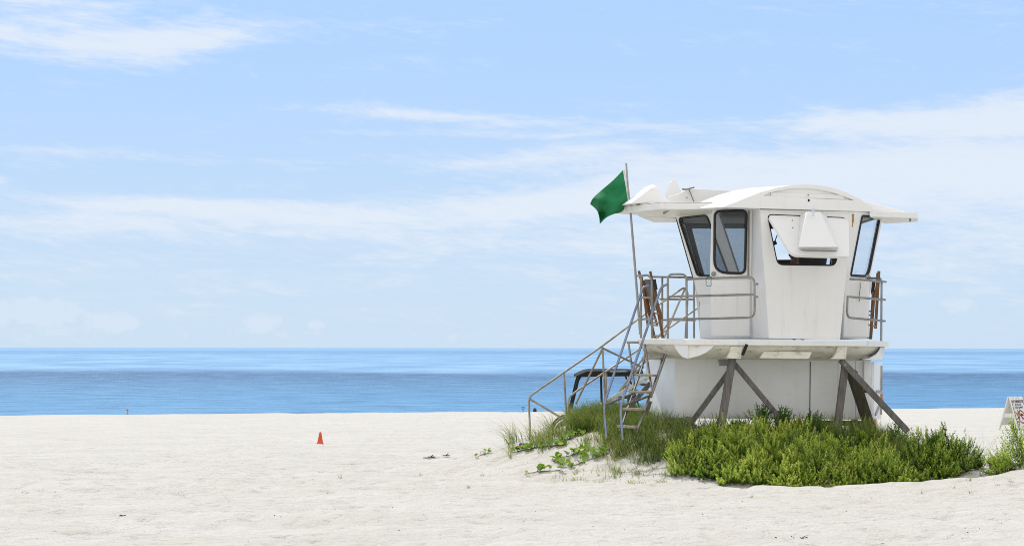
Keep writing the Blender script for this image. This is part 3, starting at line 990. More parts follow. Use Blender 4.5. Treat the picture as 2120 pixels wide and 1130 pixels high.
# ------------------------------------------------------------------ flagpole and flag
poleb = W(1325.5, 700, 31.2)
mb = MB()
pp = [W(1296, 338, 30.9), W(1299.5, 385, 30.9), W(1304.5, 432, 30.9), W(1311, 510, 31.0), W(1319, 610, 31.1), W(1325.5, 692, 31.2)]
mb.tube(pp, [.016, .017, .019, .021, .022, .022], 8)
o = mb.build('flagpole', M['galv'], None, smooth=True, loc=poleb)
tag(o, 'thin grey flagpole rising from the deck corner beside the ladder', 'flagpole')
nu, nv = 40, 30
hoist_t, hoist_b = (1292.5, 349.5), (1303, 419)
top_c = [(1292.5, 349.5), (1268, 374), (1240, 398), (1227, 411), (1221.5, 423)]
bot_c = [(1303, 419), (1287, 438), (1270, 443.5), (1254, 451), (1241.5, 463.5)]


def poly_at(c, u):
    k = min(int(u * (len(c) - 1)), len(c) - 2); s = u * (len(c) - 1) - k
    # catmull-rom
    P = [c[max(k - 1, 0)], c[k], c[k + 1], c[min(k + 2, len(c) - 1)]]
    return tuple(.5 * ((2 * P[1][i]) + (-P[0][i] + P[2][i]) * s + (2 * P[0][i] - 5 * P[1][i] + 4 * P[2][i] - P[3][i]) * s * s + (-P[0][i] + 3 * P[1][i] - 3 * P[2][i] + P[3][i]) * s ** 3) for i in (0, 1))


vs, fs, mi = [], [], []
for i in range(nu + 1):
    for j in range(nv + 1):
        u, v = i / nu, j / nv
        a, b_ = poly_at(top_c, u), poly_at(bot_c, u)
        sx, sy = a[0] * (1 - v) + b_[0] * v, a[1] * (1 - v) + b_[1] * v
        # scalloped outer edge and slight bowing
        bow = math.sin(math.pi * v) * (u ** 2)
        sx += 6.0 * bow - 4 * math.sin(math.pi * u) * math.sin(math.pi * v) * 0
        sy += -3.5 * bow
        dep = .20 * math.sin(u * 6.5 + v * 2.6) * (u + .12) + .075 * math.sin(v * 8.5 - u * 6) * (u * .7 + .35) + .03 * math.sin(u * 15 + v * 11)
        vs.append(W(sx, sy, 30.86 + dep - .2 * u))
for i in range(nu):
    for j in range(nv):
        k = i * (nv + 1) + j
        fs.append([k, k + nv + 1, k + nv + 2, k + 1])
        mi.append(1 if i < 2 else 0)
fl = vs[0].copy()
me = bpy.data.meshes.new('flag'); me.from_pydata([tuple(p - fl) for p in vs], [], fs)
me.materials.append(M['flag']); me.materials.append(M['whitecloth']); me.polygons.foreach_set('material_index', mi)
for p in me.polygons: p.use_smooth = True
fo = link_mesh('flag', me, None, fl)
md = fo.modifiers.new('thick', 'SOLIDIFY'); md.thickness = .004
tag(fo, 'plain green flag with white heading strip blowing left from the pole', 'flag')

# ------------------------------------------------------------------ folded wooden deck chairs
def chair(label, base, bars, slats, fabric, roll):
    t_ = empty('folding_chair', base, label, 'folding chair', 'folded wooden chairs on the deck')
    for (p, q, w) in bars:
        mb = MB(); mb.bar(p, q, w, .028); mb.build('frame_rail', M['teak'], t_, bevel=.004)
    for (p, q) in slats:
        mb = MB(); mb.bar(p, q, .03, .035); mb.build('slat', M['tread'], t_, bevel=.003)
    mb = MB(); mb.plate(fabric, [], (0, .012, 0)); mb.build('fabric', M['canvas'], t_)
    mb = MB(); mb.tube(roll, .03, 8); mb.build('rolled_edge', M['canvas_dark'], t_, smooth=True)
    return t_


cy_ = 31.0
chair('folded brown wooden deck chair with grey canvas leaning behind the ladder top', W(1350, 700, 31.05),
      [(W(1346, 561.5, cy_), W(1372.5, 699, cy_ + .02), .045), (W(1322.5, 560.5, cy_ + .25), W(1355.5, 699, cy_ + .27), .045),
       (W(1328.5, 573, cy_ + .1), W(1341, 675, cy_ + .1), .04), (W(1336, 590, cy_ + .06), W(1361, 675, cy_ + .06), .04),
       (W(1333, 580, cy_ + .33), W(1350, 672, cy_ + .3), .04), (W(1362, 632, cy_ - .04), W(1370, 660, cy_ - .04), .05)],
      [(W(1350, 641, cy_ + .1), W(1367, 641, cy_ - .03)), (W(1352, 648.5, cy_ + .1), W(1367, 648.5, cy_ - .03)), (W(1350, 668, cy_ + .12), W(1365, 668, cy_)), (W(1351, 673, cy_ + .12), W(1361, 673, cy_)), (W(1355, 695, cy_ + .26), W(1372, 695, cy_ + .01))],
      WP([(1334, 578), (1355, 578), (1362.5, 618), (1364.5, 634), (1350, 634.5), (1340, 600)], cy_ + .04),
      [W(1354, 578, cy_ - .02), W(1358, 600, cy_ - .02)])
c2 = 31.3
chair('folded brown wooden deck chair wedged behind the right railing', W(1808, 702, c2),
      [(W(1819.5, 561, c2), W(1812.5, 680, c2), .05), (W(1816, 565, c2 + .1), W(1814, 610, c2 + .1), .03), (W(1807.5, 604, c2 - .03), W(1802, 702, c2 - .03), .045), (W(1817, 580, c2 - .05), W(1805, 650, c2 - .05), .04), (W(1811, 600, c2 + .1), W(1803, 702, c2 + .1), .04)],
      [(W(1797, 644, c2 - .02), W(1803, 644, c2 - .02)), (W(1797, 652, c2 - .02), W(1803, 652, c2 - .02)), (W(1797, 672, c2 - .02), W(1814, 676, c2 - .02)), (W(1796, 699, c2 - .02), W(1803, 700, c2 - .02))],
      WP([(1805, 583), (1812.5, 585), (1809.5, 607), (1803.5, 609)], c2 + .03), [W(1809, 582, c2), W(1806, 606, c2)])

# ------------------------------------------------------------------ beach buggy behind the dune
by = 40.0
bgx = 2.05
B = empty('beach_buggy', (bgx + .2, by, G(bgx, by)), 'black open beach buggy with a flat roof parked behind the grassy dune', 'beach buggy')
gb = G(bgx, by)
mb = MB()
prof = [(1192, 775.5), (1197, 772.5), (1205, 769), (1213, 765.5), (1222, 764.3), (1290, 764), (1331, 765.5), (1332, 772), (1300, 775), (1192, 777)]
pr = WP(prof, by)
mb.loft([[p + Vector((0, 0, -.04)) for p in pr], [p + Vector((0, .12, 0)) for p in pr], [p + Vector((0, 1.2, 0)) for p in pr], [p + Vector((0, 1.32, -.04)) for p in pr]])
rf = mb.build('roof', M['buggy'], B, bevel=.015)
mb = MB(); mb.prism(WP([(1264, 767), (1295, 766), (1300, 769.5), (1262, 770)], by - .01), (0, -.012, 0)); mb.build('trim', M['greybox'], rf)
for dy in (.06, 1.24):
    mb = MB()
    mb.tube(curve_pts([W(1176, 875, by) + Vector((0, dy, 0)), W(1198, 783, by) + Vector((0, dy, 0)), W(1209, 772, by) + Vector((0, dy, 0)), W(1216, 770, by) + Vector((0, dy, 0))], .12), .03 if dy < 1 else .018, 8)
    if dy < 1: mb.tube([W(1244.5, 775, by) + Vector((0, dy, 0)), W(1247, 870, by) + Vector((0, dy, 0))], .026, 8)
    mb.tube(curve_pts([W(1300, 773, by) + Vector((0, dy, 0)), W(1306, 790, by) + Vector((0, dy, 0)), W(1330, 860, by) + Vector((0, dy, 0))], .1), .02, 8)
    mb.tube([W(1176, 875, by) + Vector((0, dy, 0)), W(1330, 860, by) + Vector((0, dy, 0))], .026, 8); mb.tube([W(1212, 772, by) + Vector((0, dy, 0)), W(1302, 774, by) + Vector((0, dy, 0))], .02, 8)
    mb.build('roll_cage', M['buggy'], B, smooth=True)
mb = MB()
side = [(.98, .25), (1.05, .55), (1.30, .74), (1.75, .80), (1.85, .45), (2.5, .42), (2.6, .80), (3.4, .82), (3.45, .35), (1.0, .2)]
sp = [Vector((x, by + .12, gb + z)) for x, z in side]
mb.prism(sp, (0, 1.05, 0)); mb.build('body', M['buggy_grey'], B, bevel=.04, seg=3)
mb = MB(); mb.box((2.45, by + .65, gb + .62), .5, 1.0, .16); mb.box((2.75, by + .65, gb + .95), .14, 1.0, .6); mb.build('seat', M['tyre'], B, bevel=.04)
mb = MB(); mb.tube([(1.62, by + .35, gb + .75), (1.85, by + .35, gb + 1.0)], .02); mb.build('steering_column', M['buggy'], B)
for (x, dy) in ((1.32, .0), (3.15, .0), (1.32, 1.05), (3.15, 1.05)):
    ring = []
    n = 24
    mb = MB()
    for (r, d) in ((.20, 0), (.30, 0), (.335, .03), (.335, .21), (.30, .24), (.20, .24)):
        ring.append([Vector((x + r * math.cos(2 * math.pi * i / n), by + dy + d, gb + .325 + r * math.sin(2 * math.pi * i / n))) for i in range(n)])
    mb.loft(ring); wh = mb.build('wheel', M['tyre'], B, smooth=True)
    mb = MB(); mb.disc((x, by + dy - .004, gb + .325), .17, (0, -1, 0), -.1, 16); mb.build('rim', M['greybox'], wh)
    mb = MB(); pts = [(x + .42 * math.cos(a), by + dy + .12, gb + .36 + .42 * math.sin(a)) for a in np.linspace(.15, math.pi - .15, 12)]
    for i in range(11): mb.bar(pts[i], pts[i + 1], .03, .28)
    mb.build('mudguard', M['buggy'], B)

# ------------------------------------------------------------------ traffic cones, marker post, small beach items
def cone(p, h, label, tilt=0.0):
    t_ = empty('traffic_cone', p, label, 'traffic cone', 'orange traffic cones on the sand')
    mb = MB(); n = 24
    R = Matrix.Rotation(tilt, 3, 'Y')
    rings = []
    for (r, z) in ((.27, .0), (.25, .10), (.16, .55), (.085, .97), (.07, 1.0), (.045, 1.0), (.045, .93)):
        rings.append([p + R @ Vector((r * h * math.cos(2 * math.pi * i / n), r * h * math.sin(2 * math.pi * i / n), z * h)) for i in range(n)])
    mb.loft(rings); mb.build('body', M['cone'], t_, smooth=True)
    mb = MB(); mb.box(p + Vector((0, 0, .012)), h * .5, h * .5, .02, Matrix.Rotation(.5, 3, 'Z')); mb.build('base', M['cone'], t_, bevel=.006)


p = hit(663, 918.5)
cone(p + Vector((0, 0, -.01)), 25.0 * p.y / F, 'small orange traffic cone standing alone on the open sand', .02)
p = hit(1657, 872); p = Vector((p.x, 58, 0)); p.x = (1655.5 - CX) * 58 / F; p.z = G(p.x, 58)
cone(p, .5, 'distant orange traffic cone glimpsed under the shed floor')
p = hit(264, 858)
mb = MB(); hgt = 13.5 * p.y / F; w = 3.8 * p.y / F
mb.tube([p + Vector((0, 0, -.1)), p + Vector((0, 0, hgt * .5)), p + Vector((0, 0, hgt - .01)), p + Vector((0, 0, hgt))], [w * .42, w * .42, w * .42, w * .30], 10)
po = empty('marker_post', p, 'short yellow marker post at the top of the sand slope', 'post')
mb.build('post', M['yellow'], po, smooth=True)
mb = MB(); mb.tube([p + Vector((0, 0, hgt * .62)), p + Vector((0, 0, hgt * .72))], w * .44, 10); mb.build('band', M['ink'], po)
p = hit(1083, 851.5); s = p.y / F
hd = empty('looped_pole', p, 'thin pole with a trapezoid loop handle planted near the water', 'pole')
mb = MB(); mb.tube([p + Vector((0, 0, -.1)), p + Vector((0, 0, 6.5 * s))], .02, 6); mb.build('shaft', M['bluemetal'], hd)
mb = MB()
mb.tube([p + Vector((x * s, 0, z * s)) for x, z in ((-1.8, 6.5), (1.8, 6.5), (3.2, 10.3), (-3.2, 10.3))], .022, 6, closed=True); mb.build('loop_handle', M['bluemetal'], hd)
p = hit(1107.5, 850.5); s = p.y / F
mb = MB(); rb = []
for (k, z) in ((.9, 0), (1.05, .3), (1.0, .65), (.75, .92), (.35, 1.0)):
    rb.append([p + Vector((3.7 * s * k * math.cos(a), .1 * k * math.sin(a) * 1.4, 6.6 * s * z)) for a in np.linspace(0, 2 * math.pi, 14, endpoint=False)])
mb.loft(rb); bg = empty('beach_bag', p, 'small dark brown bag resting on the crest of the sand', 'bag')
mb.build('bag_body', M['brownbag'], bg, smooth=True)
mb = MB(); mb.tube([p + Vector((.07 * math.cos(a), -.02, 6.2 * s + .05 * math.sin(a))) for a in np.linspace(0, math.pi, 9)], .012, 6); mb.build('strap', M['brownbag'], bg)
p = hit(893, 948.5)
mb = MB(); nn = 9
tv = [[p + Vector((-.17 + .34 * i / nn, .02 * math.sin(i * 1.3) - .04 + .08 * j, .006 + .010 * abs(math.sin(i * 1.1 + j)))) for i in range(nn + 1)] for j in (0, 1)]
mb.prism(tv[0] + tv[1][::-1], (0, 0, .008))
o = mb.build('beach_towel', M['pink'], None, loc=p); tag(o, 'thin crumpled strip of pink cloth half buried in sand', 'towel')
for (a, b_, sx, lab) in ((893, 948, .035, 'dark flip-flop lying on the pink cloth strip'), (924, 945.5, .035, 'dark flip-flop lying alone on the dune foot')):
    p = hit(a, b_)
    fx = empty('flip_flop', p, lab, 'flip-flop', 'flip-flops on the sand')
    mb = MB(); mb.prism([p + Vector((.075 * math.cos(q), sx * 1.1 * math.sin(q) * (1 + .2 * math.cos(q)), .02)) for q in np.linspace(0, 2 * math.pi, 14, endpoint=False)], (0, 0, .018)); mb.build('sole', M['ink'], fx, bevel=.005)
    mb = MB(); mb.tube([p + Vector((.0, -.035, .04)), p + Vector((.04, 0, .07)), p + Vector((.0, .035, .04))], .008, 6); mb.build('strap', M['ink'], fx)

# ------------------------------------------------------------------ folding sign
def text_mesh(txt, size):
    cu = bpy.data.curves.new('txt', 'FONT'); cu.body = txt; cu.size = size; cu.align_x = 'CENTER'; cu.extrude = .002; cu.offset = size * .012
    ob = bpy.data.objects.new('txt', cu); COL.objects.link(ob)
    bpy.context.view_layer.update()
    me = bpy.data.meshes.new_from_object(ob.evaluated_get(bpy.context.evaluated_depsgraph_get()))
    bpy.data.objects.remove(ob); bpy.data.curves.remove(cu)
    return me


ys = 57.0
base = W(2104, 891, ys); base.z = G(base.x, base.y)
SG = empty('folding_sign', base, 'white folding sandwich board with a no umbrellas notice standing on the sand', 'sign')
an = math.radians(42); nS = Vector((math.sin(an), -math.cos(an), 0)); rS = Vector((math.cos(an), math.sin(an), 0))
ridge = W(2088, 821, ys)
H_ = ridge.z - base.z; wS = .74; hs = .34
ridge.z = base.z + H_


def SP(u, v, side, lift=0):  # u across 0..1, v down 0..1, side +1 front / -1 back
    return ridge + rS * (u * wS) + (nS * side * (hs * v + .035)) + Vector((0, 0, -H_ * v)) + nS * side * lift


for side in (1, -1):
    mb = MB()
    outl = [(0, 0), (.16, -.0), (.2, .07), (.36, .07), (.40, 0), (.60, 0), (.64, .07), (.8, .07), (.84, 0), (1, 0), (1, 1), (.9, 1), (.88, .86), (.12, .86), (.1, 1), (0, 1)]
    o2 = [SP(u, v, side) for u, v in outl]
    h2 = [[SP(u, v, side) for u, v in ((.44, .03), (.56, .03), (.57, .07), (.43, .07))]]
    mb.plate(o2, h2, -nS * side * .03)
    pn = mb.build('panel', M['signwhite'], SG, bevel=.006)
    if side == 1:
        mb = MB(); mb.prism([SP(u, v, 1, .001) for u, v in ((.06, .11), (.94, .11), (.94, .97), (.06, .97))], nS * .006); fc = mb.build('notice', M['signface'], pn)
        mb = MB()
        for (a, b_) in (((.06, .11), (.94, .11)), ((.94, .11), (.94, .97)), ((.94, .97), (.06, .97)), ((.06, .97), (.06, .11))):
            mb.bar(SP(*a, 1, .010), SP(*b_, 1, .010), .014, .006, nS)
        mb.build('border', M['maroon'], pn)
        dv = (SP(0, 1, 1) - SP(0, 0, 1)).normalized()
        mb = MB(); c = SP(.52, .60, 1, .010)
        ro_, ri = .225, .18
        K = 40
        outr = [c + (rS * math.cos(2 * math.pi * i / K) + dv * math.sin(2 * math.pi * i / K)) * ro_ for i in range(K)]
        inr_ = [c + (rS * math.cos(2 * math.pi * i / K) + dv * math.sin(2 * math.pi * i / K)) * ri for i in range(K)]
        mb.plate(outr, [inr_], nS * .003)
        d45 = (rS + dv).normalized()
        mb.bar(c - d45 * .19 + nS * .006, c + d45 * .19 + nS * .006, .042, .004, nS)
        mb.build('prohibition_ring', M['red'], pn)
        mb = MB()
        cu_ = c + rS * .01 - dv * .02 + nS * -.002
        um = [cu_ + rS * (.125 * math.cos(a)) - dv * (.095 * math.sin(a)) for a in np.linspace(0, math.pi, 14)]
        um += [cu_ + rS * (-.125 + .25 * (i + .5) / 4) - dv * (.018 if i % 1 == 0 else 0) for i in range(4)]
        mb.prism(um, nS * .003)
        mb.bar(cu_ + nS * .002, cu_ + dv * .13 + nS * .002, .012, .003, nS)
        mb.build('umbrella_symbol', M['ink'], pn)
        mz = nS
        for (txt, u, v, sz) in (('NO UMBRELLAS', .5, .175, .092), ('BEYOND', .5, .26, .092), ('THIS POINT', .5, .345, .092)):
            me = text_mesh(txt, sz); me.name = 'lettering'
            yax = -dv; xax = rS; zax = xax.cross(yax)
            Mx = Matrix((xax, yax, zax)).transposed().to_4x4(); Mx.translation = SP(u, v, 1, .011) - base
            me.transform(Mx); me.materials.append(M['ink'])
            link_mesh('lettering', me, pn)
mb = MB(); mb.prism([SP(.08, .5, 1, -.03), SP(.08, .62, 1, -.03), SP(.08, .62, -1, -.03), SP(.08, .5, -1, -.03)], rS * .02); mb.build('stay_bar', M['signwhite'], SG)

# ------------------------------------------------------------------ people
def skinned(name, joints, edges, radii, m, parent, sub=2, root=0):
    base_ = rootloc(parent)
    me = bpy.data.meshes.new(name)
    me.from_pydata([tuple(Vector(j) - base_) for j in joints], edges, [])
    me.materials.append(m)
    o = link_mesh(name, me, parent)
    sk = o.modifiers.new('skin', 'SKIN'); sk.use_smooth_shade = True
    for i, r in enumerate(radii):
        d = me.skin_vertices[0].data[i]
        d.radius = r if isinstance(r, tuple) else (r, r)
        d.use_root = (i == root)
    s_ = o.modifiers.new('sub', 'SUBSURF'); s_.levels = sub; s_.render_levels = sub
    # evaluate to a plain mesh so the figure is one closed surface
    bpy.context.view_layer.update()
    ev = o.evaluated_get(bpy.context.evaluated_depsgraph_get())
    m2 = bpy.data.meshes.new_from_object(ev)
    o.modifiers.clear(); o.data = m2
    if not m2.materials: m2.materials.append(m)
    for p in m2.polygons: p.use_smooth = True
    return o


def person(loc, yaw, h, label, shirt, trousers, hairm, arms):
    """arms: for each side (elbow, wrist) offsets in body frame; body faces -Y before yaw"""
    t_ = empty('person', loc, label, 'person')
    R = Matrix.Rotation(yaw, 3, 'Z')
    k = h / 1.75
    L = lambda x, y, z: Vector(loc) + R @ (Vector((x, y, z)) * k)
    J = [L(0, 0, .95), L(0, .0, 1.12), L(0, -.01, 1.32), L(0, 0, 1.44), L(0, -.01, 1.52), L(0, -.02, 1.60), L(0, -.02, 1.70)]
    Rd = [(.14, .10), (.125, .095), (.15, .10), (.10, .075), (.055, .055), (.085, .095), (.06, .07)]
    E = [(0, 1), (1, 2), (2, 3), (3, 4), (4, 5), (5, 6)]
    hands = []
    for s, (el, wr) in zip((-1, 1), arms):
        i = len(J)
        J += [L(.19 * s, 0, 1.40), L(*el), L(*wr)]
        Rd += [.055, .042, .028]
        E += [(3, i), (i, i + 1), (i + 1, i + 2)]
        d = (Vector(wr) - Vector(el)).normalized()
        sd_ = d.cross(Vector((0, -1, 0)))
        sd_ = sd_.normalized() if sd_.length > .1 else Vector((1, 0, 0))
        palm = Vector(wr) + d * .08
        J.append(L(*palm)); Rd.append((.036, .018)); E.append((i + 2, i + 3))
        for f in range(4):
            q = palm + sd_ * (.026 - .0175 * f) + d * .02
            ln = (.065, .075, .07, .055)[f]
            n0 = len(J)
            J += [L(*q), L(*(q + d * ln * .55 + Vector((0, -.006, 0)))), L(*(q + d * ln + Vector((0, -.02, 0))))]
            Rd += [.009, .0085, .007]; E += [(i + 3, n0), (n0, n0 + 1), (n0 + 1, n0 + 2)]
        q = Vector(wr) + d * .03 + sd_ * .03
        n0 = len(J); J += [L(*q), L(*(q + sd_ * .02 + d * .05))]; Rd += [.011, .008]; E += [(i + 2, n0), (n0, n0 + 1)]
    for s in (-1, 1):
        i = len(J)
        J += [L(.09 * s, 0, .88), L(.10 * s, -.02, .50), L(.10 * s, .02, .09), L(.11 * s, -.10, .035), L(.115 * s, -.17, .03)]
        Rd += [.085, .058, .042, (.042, .03), (.035, .02)]
        E += [(0, i), (i, i + 1), (i + 1, i + 2), (i + 2, i + 3), (i + 3, i + 4)]
    skinned('body', J, E, [tuple(x * k for x in r) if isinstance(r, tuple) else r * k for r in Rd], M['skin'], t_)
    # clothes
    el0, el1 = arms[0][0], arms[1][0]
    ma = lambda s, e: tuple(Vector((.19 * s, 0, 1.40)).lerp(Vector(e), .62))
    skinned('shirt', [L(0, 0, .93), L(0, 0, 1.12), L(0, -.01, 1.32), L(0, 0, 1.43), L(-.19, 0, 1.40), L(*ma(-1, el0)), L(.19, 0, 1.40), L(*ma(1, el1))],
            [(0, 1), (1, 2), (2, 3), (3, 4), (4, 5), (3, 6), (6, 7)], [(.165 * k, .125 * k), (.15 * k, .118 * k), (.172 * k, .122 * k), (.115 * k, .09 * k), .07 * k, .062 * k, .07 * k, .062 * k], M[shirt], t_, root=1)
    skinned('trousers', [L(0, 0, .99), L(0, 0, .92), L(-.09, 0, .86), L(-.10, -.02, .50), L(.09, 0, .86), L(.10, -.02, .50)],
            [(0, 1), (1, 2), (2, 3), (1, 4), (4, 5)], [(.155 * k, .115 * k), (.155 * k, .12 * k), .10 * k, .078 * k, .10 * k, .078 * k], M[trousers], t_, root=1)
    mb = MB(); c = L(0, .005, 1.675); n = 14
    rg = []
    for a in np.linspace(-.35, math.pi / 2 - .01, 7):
        rg.append([c + R @ (Vector((.090 * math.cos(a) * math.cos(q), .108 * math.cos(a) * math.sin(q) + .012, .105 * math.sin(a))) * k) for q in np.linspace(0, 2 * math.pi, n, endpoint=False)])
    mb.loft(rg); mb.build('hair', M[hairm], t_, smooth=True)
    for s in (-1, 1):
        mb = MB(); mb.disc(L(.032 * s, -.118, 1.625), .012 * k, R @ Vector((0, -1, 0)), .006 * k, 10)
        mb.build('eye', M['ink'], t_)
    mb = MB(); mb.loft([[L(-.014, -.11, 1.585), L(.014, -.11, 1.585), L(.006, -.11, 1.63), L(-.006, -.11, 1.63)], [L(-.008, -.138, 1.592), L(.008, -.138, 1.592), L(.003, -.12, 1.63), L(-.003, -.12, 1.63)]]); mb.build('nose', M['skin'], t_, bevel=.003)
    mb = MB(); mb.bar(L(-.022, -.116, 1.556), L(.022, -.116, 1.556), .009 * k, .008); mb.build('mouth', M['brownbag'], t_)
    for s in (-1, 1):
        mb = MB(); mb.disc(L(.086 * s, -.01, 1.615), .026 * k, R @ Vector((s, -.2, 0)), .014 * k, 10)
        mb.build('ear', M['skin'], t_, bevel=.003)
    return t_


px_ = W(1644, 700, 31.7)
person(Vector((px_.x, 31.7, 2.25)), math.radians(35), 1.60, 'dark haired person in navy top on watch inside the tower', 'navy', 'shorts', 'hair',
       (((-.27, -.04, 1.16), (-.16, -.26, 1.10)), ((.27, -.04, 1.16), (.14, -.28, 1.12))))
yp = 57.0
ppx = (1806 - CX) * yp / F
person(Vector((ppx, yp, G(ppx, yp))), math.radians(190), 1.72, 'person in white shirt mostly hidden behind the shed door, one arm showing', 'whitecloth', 'shorts', 'hair',
       (((-.33, .0, 1.20), (-.38, -.03, .96)), ((.26, 0, 1.15), (.22, -.12, .92))))

# ------------------------------------------------------------------ vegetation
def leaves_mesh(P, D, U, ln, wd, tint):
    """P base points, D leaf directions, U leaf normals (n,3); returns verts, quads"""
    S_ = np.cross(D, U); S_ /= np.linalg.norm(S_, axis=1, keepdims=True) + 1e-9
    ln = ln[:, None]; wd = wd[:, None]
    v = np.stack([P, P + D * ln * .55 + S_ * wd * .5 + U * ln * .06, P + D * ln, P + D * ln * .55 - S_ * wd * .5 + U * ln * .06], 1)
    n = len(P)
    return v.reshape(-1, 3), np.arange(n * 4).reshape(n, 4)


def unit(a): return a / (np.linalg.norm(a, axis=1, keepdims=True) + 1e-9)


def make_shrub(name, label, c, rx, ry, h, dens, m, group='beach shrubs in front of the tower', lean=.35, tint0=.5, per=30, leaf=.044, spr=(.18, .34), openness=0.0, cat='shrub', tuft=.075):
    """many upright sprigs of small leaves growing from a mound-shaped crown of woody stems"""
    # sprigs grow in tufts: each tuft leans its own way and has its own height
    ncl = max(6, int(dens * math.pi * rx * ry / 10))
    ca = rng.random(ncl) * 2 * math.pi; cr = np.sqrt(rng.random(ncl))
    cx_, cy_ = c[0] + rx * cr * np.cos(ca), c[1] + ry * cr * np.sin(ca)
    chh = np.clip(rng.normal(.82, .20, ncl) * (1 + .75 * vnoise(cx_ * 3.4, cy_ * 3.4 + 9)), .3, 1.3)
    cdx, cdy = rng.normal(0, .24, ncl), rng.normal(0, .24, ncl)
    ctn = rng.normal(0, .13, ncl)
    n = ncl * 10
    ci = np.repeat(np.arange(ncl), 10)
    oa = rng.random(n) * 2 * math.pi; orr = tuft * np.sqrt(rng.random(n))
    x = cx_[ci] + orr * np.cos(oa); y = cy_[ci] + orr * np.sin(oa)
    ang = ca[ci]; rad = cr[ci]
    g = gz(x, y)
    prof = (1 - rad ** 2.6) * .75 + .25
    top = h * prof * chh[ci] * (1 - .35 * (orr / tuft) ** 2)
    L = spr[0] + (spr[1] - spr[0]) * rng.random(n)
    tipz = g + top * (.72 + .28 * rng.random(n))
    low = rng.random(n) < .16
    tipz = np.where(low, g + top * (.25 + .45 * rng.random(n)), tipz)
    bz = np.maximum(g + .01, tipz - L)
    L = np.maximum(.08, tipz - bz)
    out = np.stack([np.cos(ang) * rad, np.sin(ang) * rad, np.zeros(n)], 1)
    D = unit(np.stack([out[:, 0] * lean + cdx[ci] + .5 * np.cos(oa) * orr / tuft + rng.normal(0, .08, n), out[:, 1] * lean + cdy[ci] + .5 * np.sin(oa) * orr / tuft + rng.normal(0, .08, n), np.ones(n)], 1))
    B_ = np.stack([x, y, bz], 1)
    k = per
    tt = (np.arange(k)[None, :] + rng.random((n, k))) / k
    tt = .12 + .88 * tt
    P = B_[:, None, :] + D[:, None, :] * (L[:, None, None] * tt[:, :, None])
    th = rng.random((n, k)) * 2 * math.pi
    a = unit(np.cross(D, np.array([0.3, .9, .1])))
    b2 = np.cross(D, a)
    rd = a[:, None, :] * np.cos(th)[..., None] + b2[:, None, :] * np.sin(th)[..., None]
    upw = .55 + .7 * tt
    LD = rd + D[:, None, :] * upw[..., None]
    LD = LD / np.linalg.norm(LD, axis=2, keepdims=True)
    LN = D[:, None, :] * 1.0 - rd * upw[..., None] + rng.normal(0, .25, (n, k, 3))
    LN = LN / np.linalg.norm(LN, axis=2, keepdims=True)
    ln = leaf * (1.15 - .55 * tt) * (.7 + .6 * rng.random((n, k)))
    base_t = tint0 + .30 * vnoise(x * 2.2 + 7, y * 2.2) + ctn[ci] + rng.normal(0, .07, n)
    tint = np.clip(base_t[:, None] + .75 * (tt - .66) + rng.normal(0, .08, (n, k)), 0, 1)  # darker toward the sprig base: shade between tufts put into leaf colour
    keep = (rng.random((n, k)) > openness).ravel()
    P, LD, LN, ln, tint = P.reshape(-1, 3)[keep], LD.reshape(-1, 3)[keep], LN.reshape(-1, 3)[keep], ln.ravel()[keep], tint.ravel()[keep]
    o_ = Vector((c[0], c[1], G(*c)))
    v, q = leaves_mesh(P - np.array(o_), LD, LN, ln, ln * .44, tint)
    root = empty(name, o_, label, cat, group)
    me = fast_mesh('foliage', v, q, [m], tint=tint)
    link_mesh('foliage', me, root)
    # woody stems under the leaves
    mb = MB()
    ns = max(8, int(n * .10))
    for i in rng.choice(n, ns, replace=False):
        b0 = Vector((c[0] + (x[i] - c[0]) * .25, c[1] + (y[i] - c[1]) * .25, 0)); b0.z = G(b0.x, b0.y) - .02
        e = Vector(B_[i]); mid = b0.lerp(e, .5) + Vector((rng.normal(0, .02), rng.normal(0, .02), .01))
        tp = e + Vector(D[i]) * float(L[i]) * .9
        mb.tube([b0, mid, e, tp], [.006, .005, .004, .002], 4)
    mb.build('stems', M['stem'], root)
    return root


def px2x(px, Y): return (px - CX) * Y / F


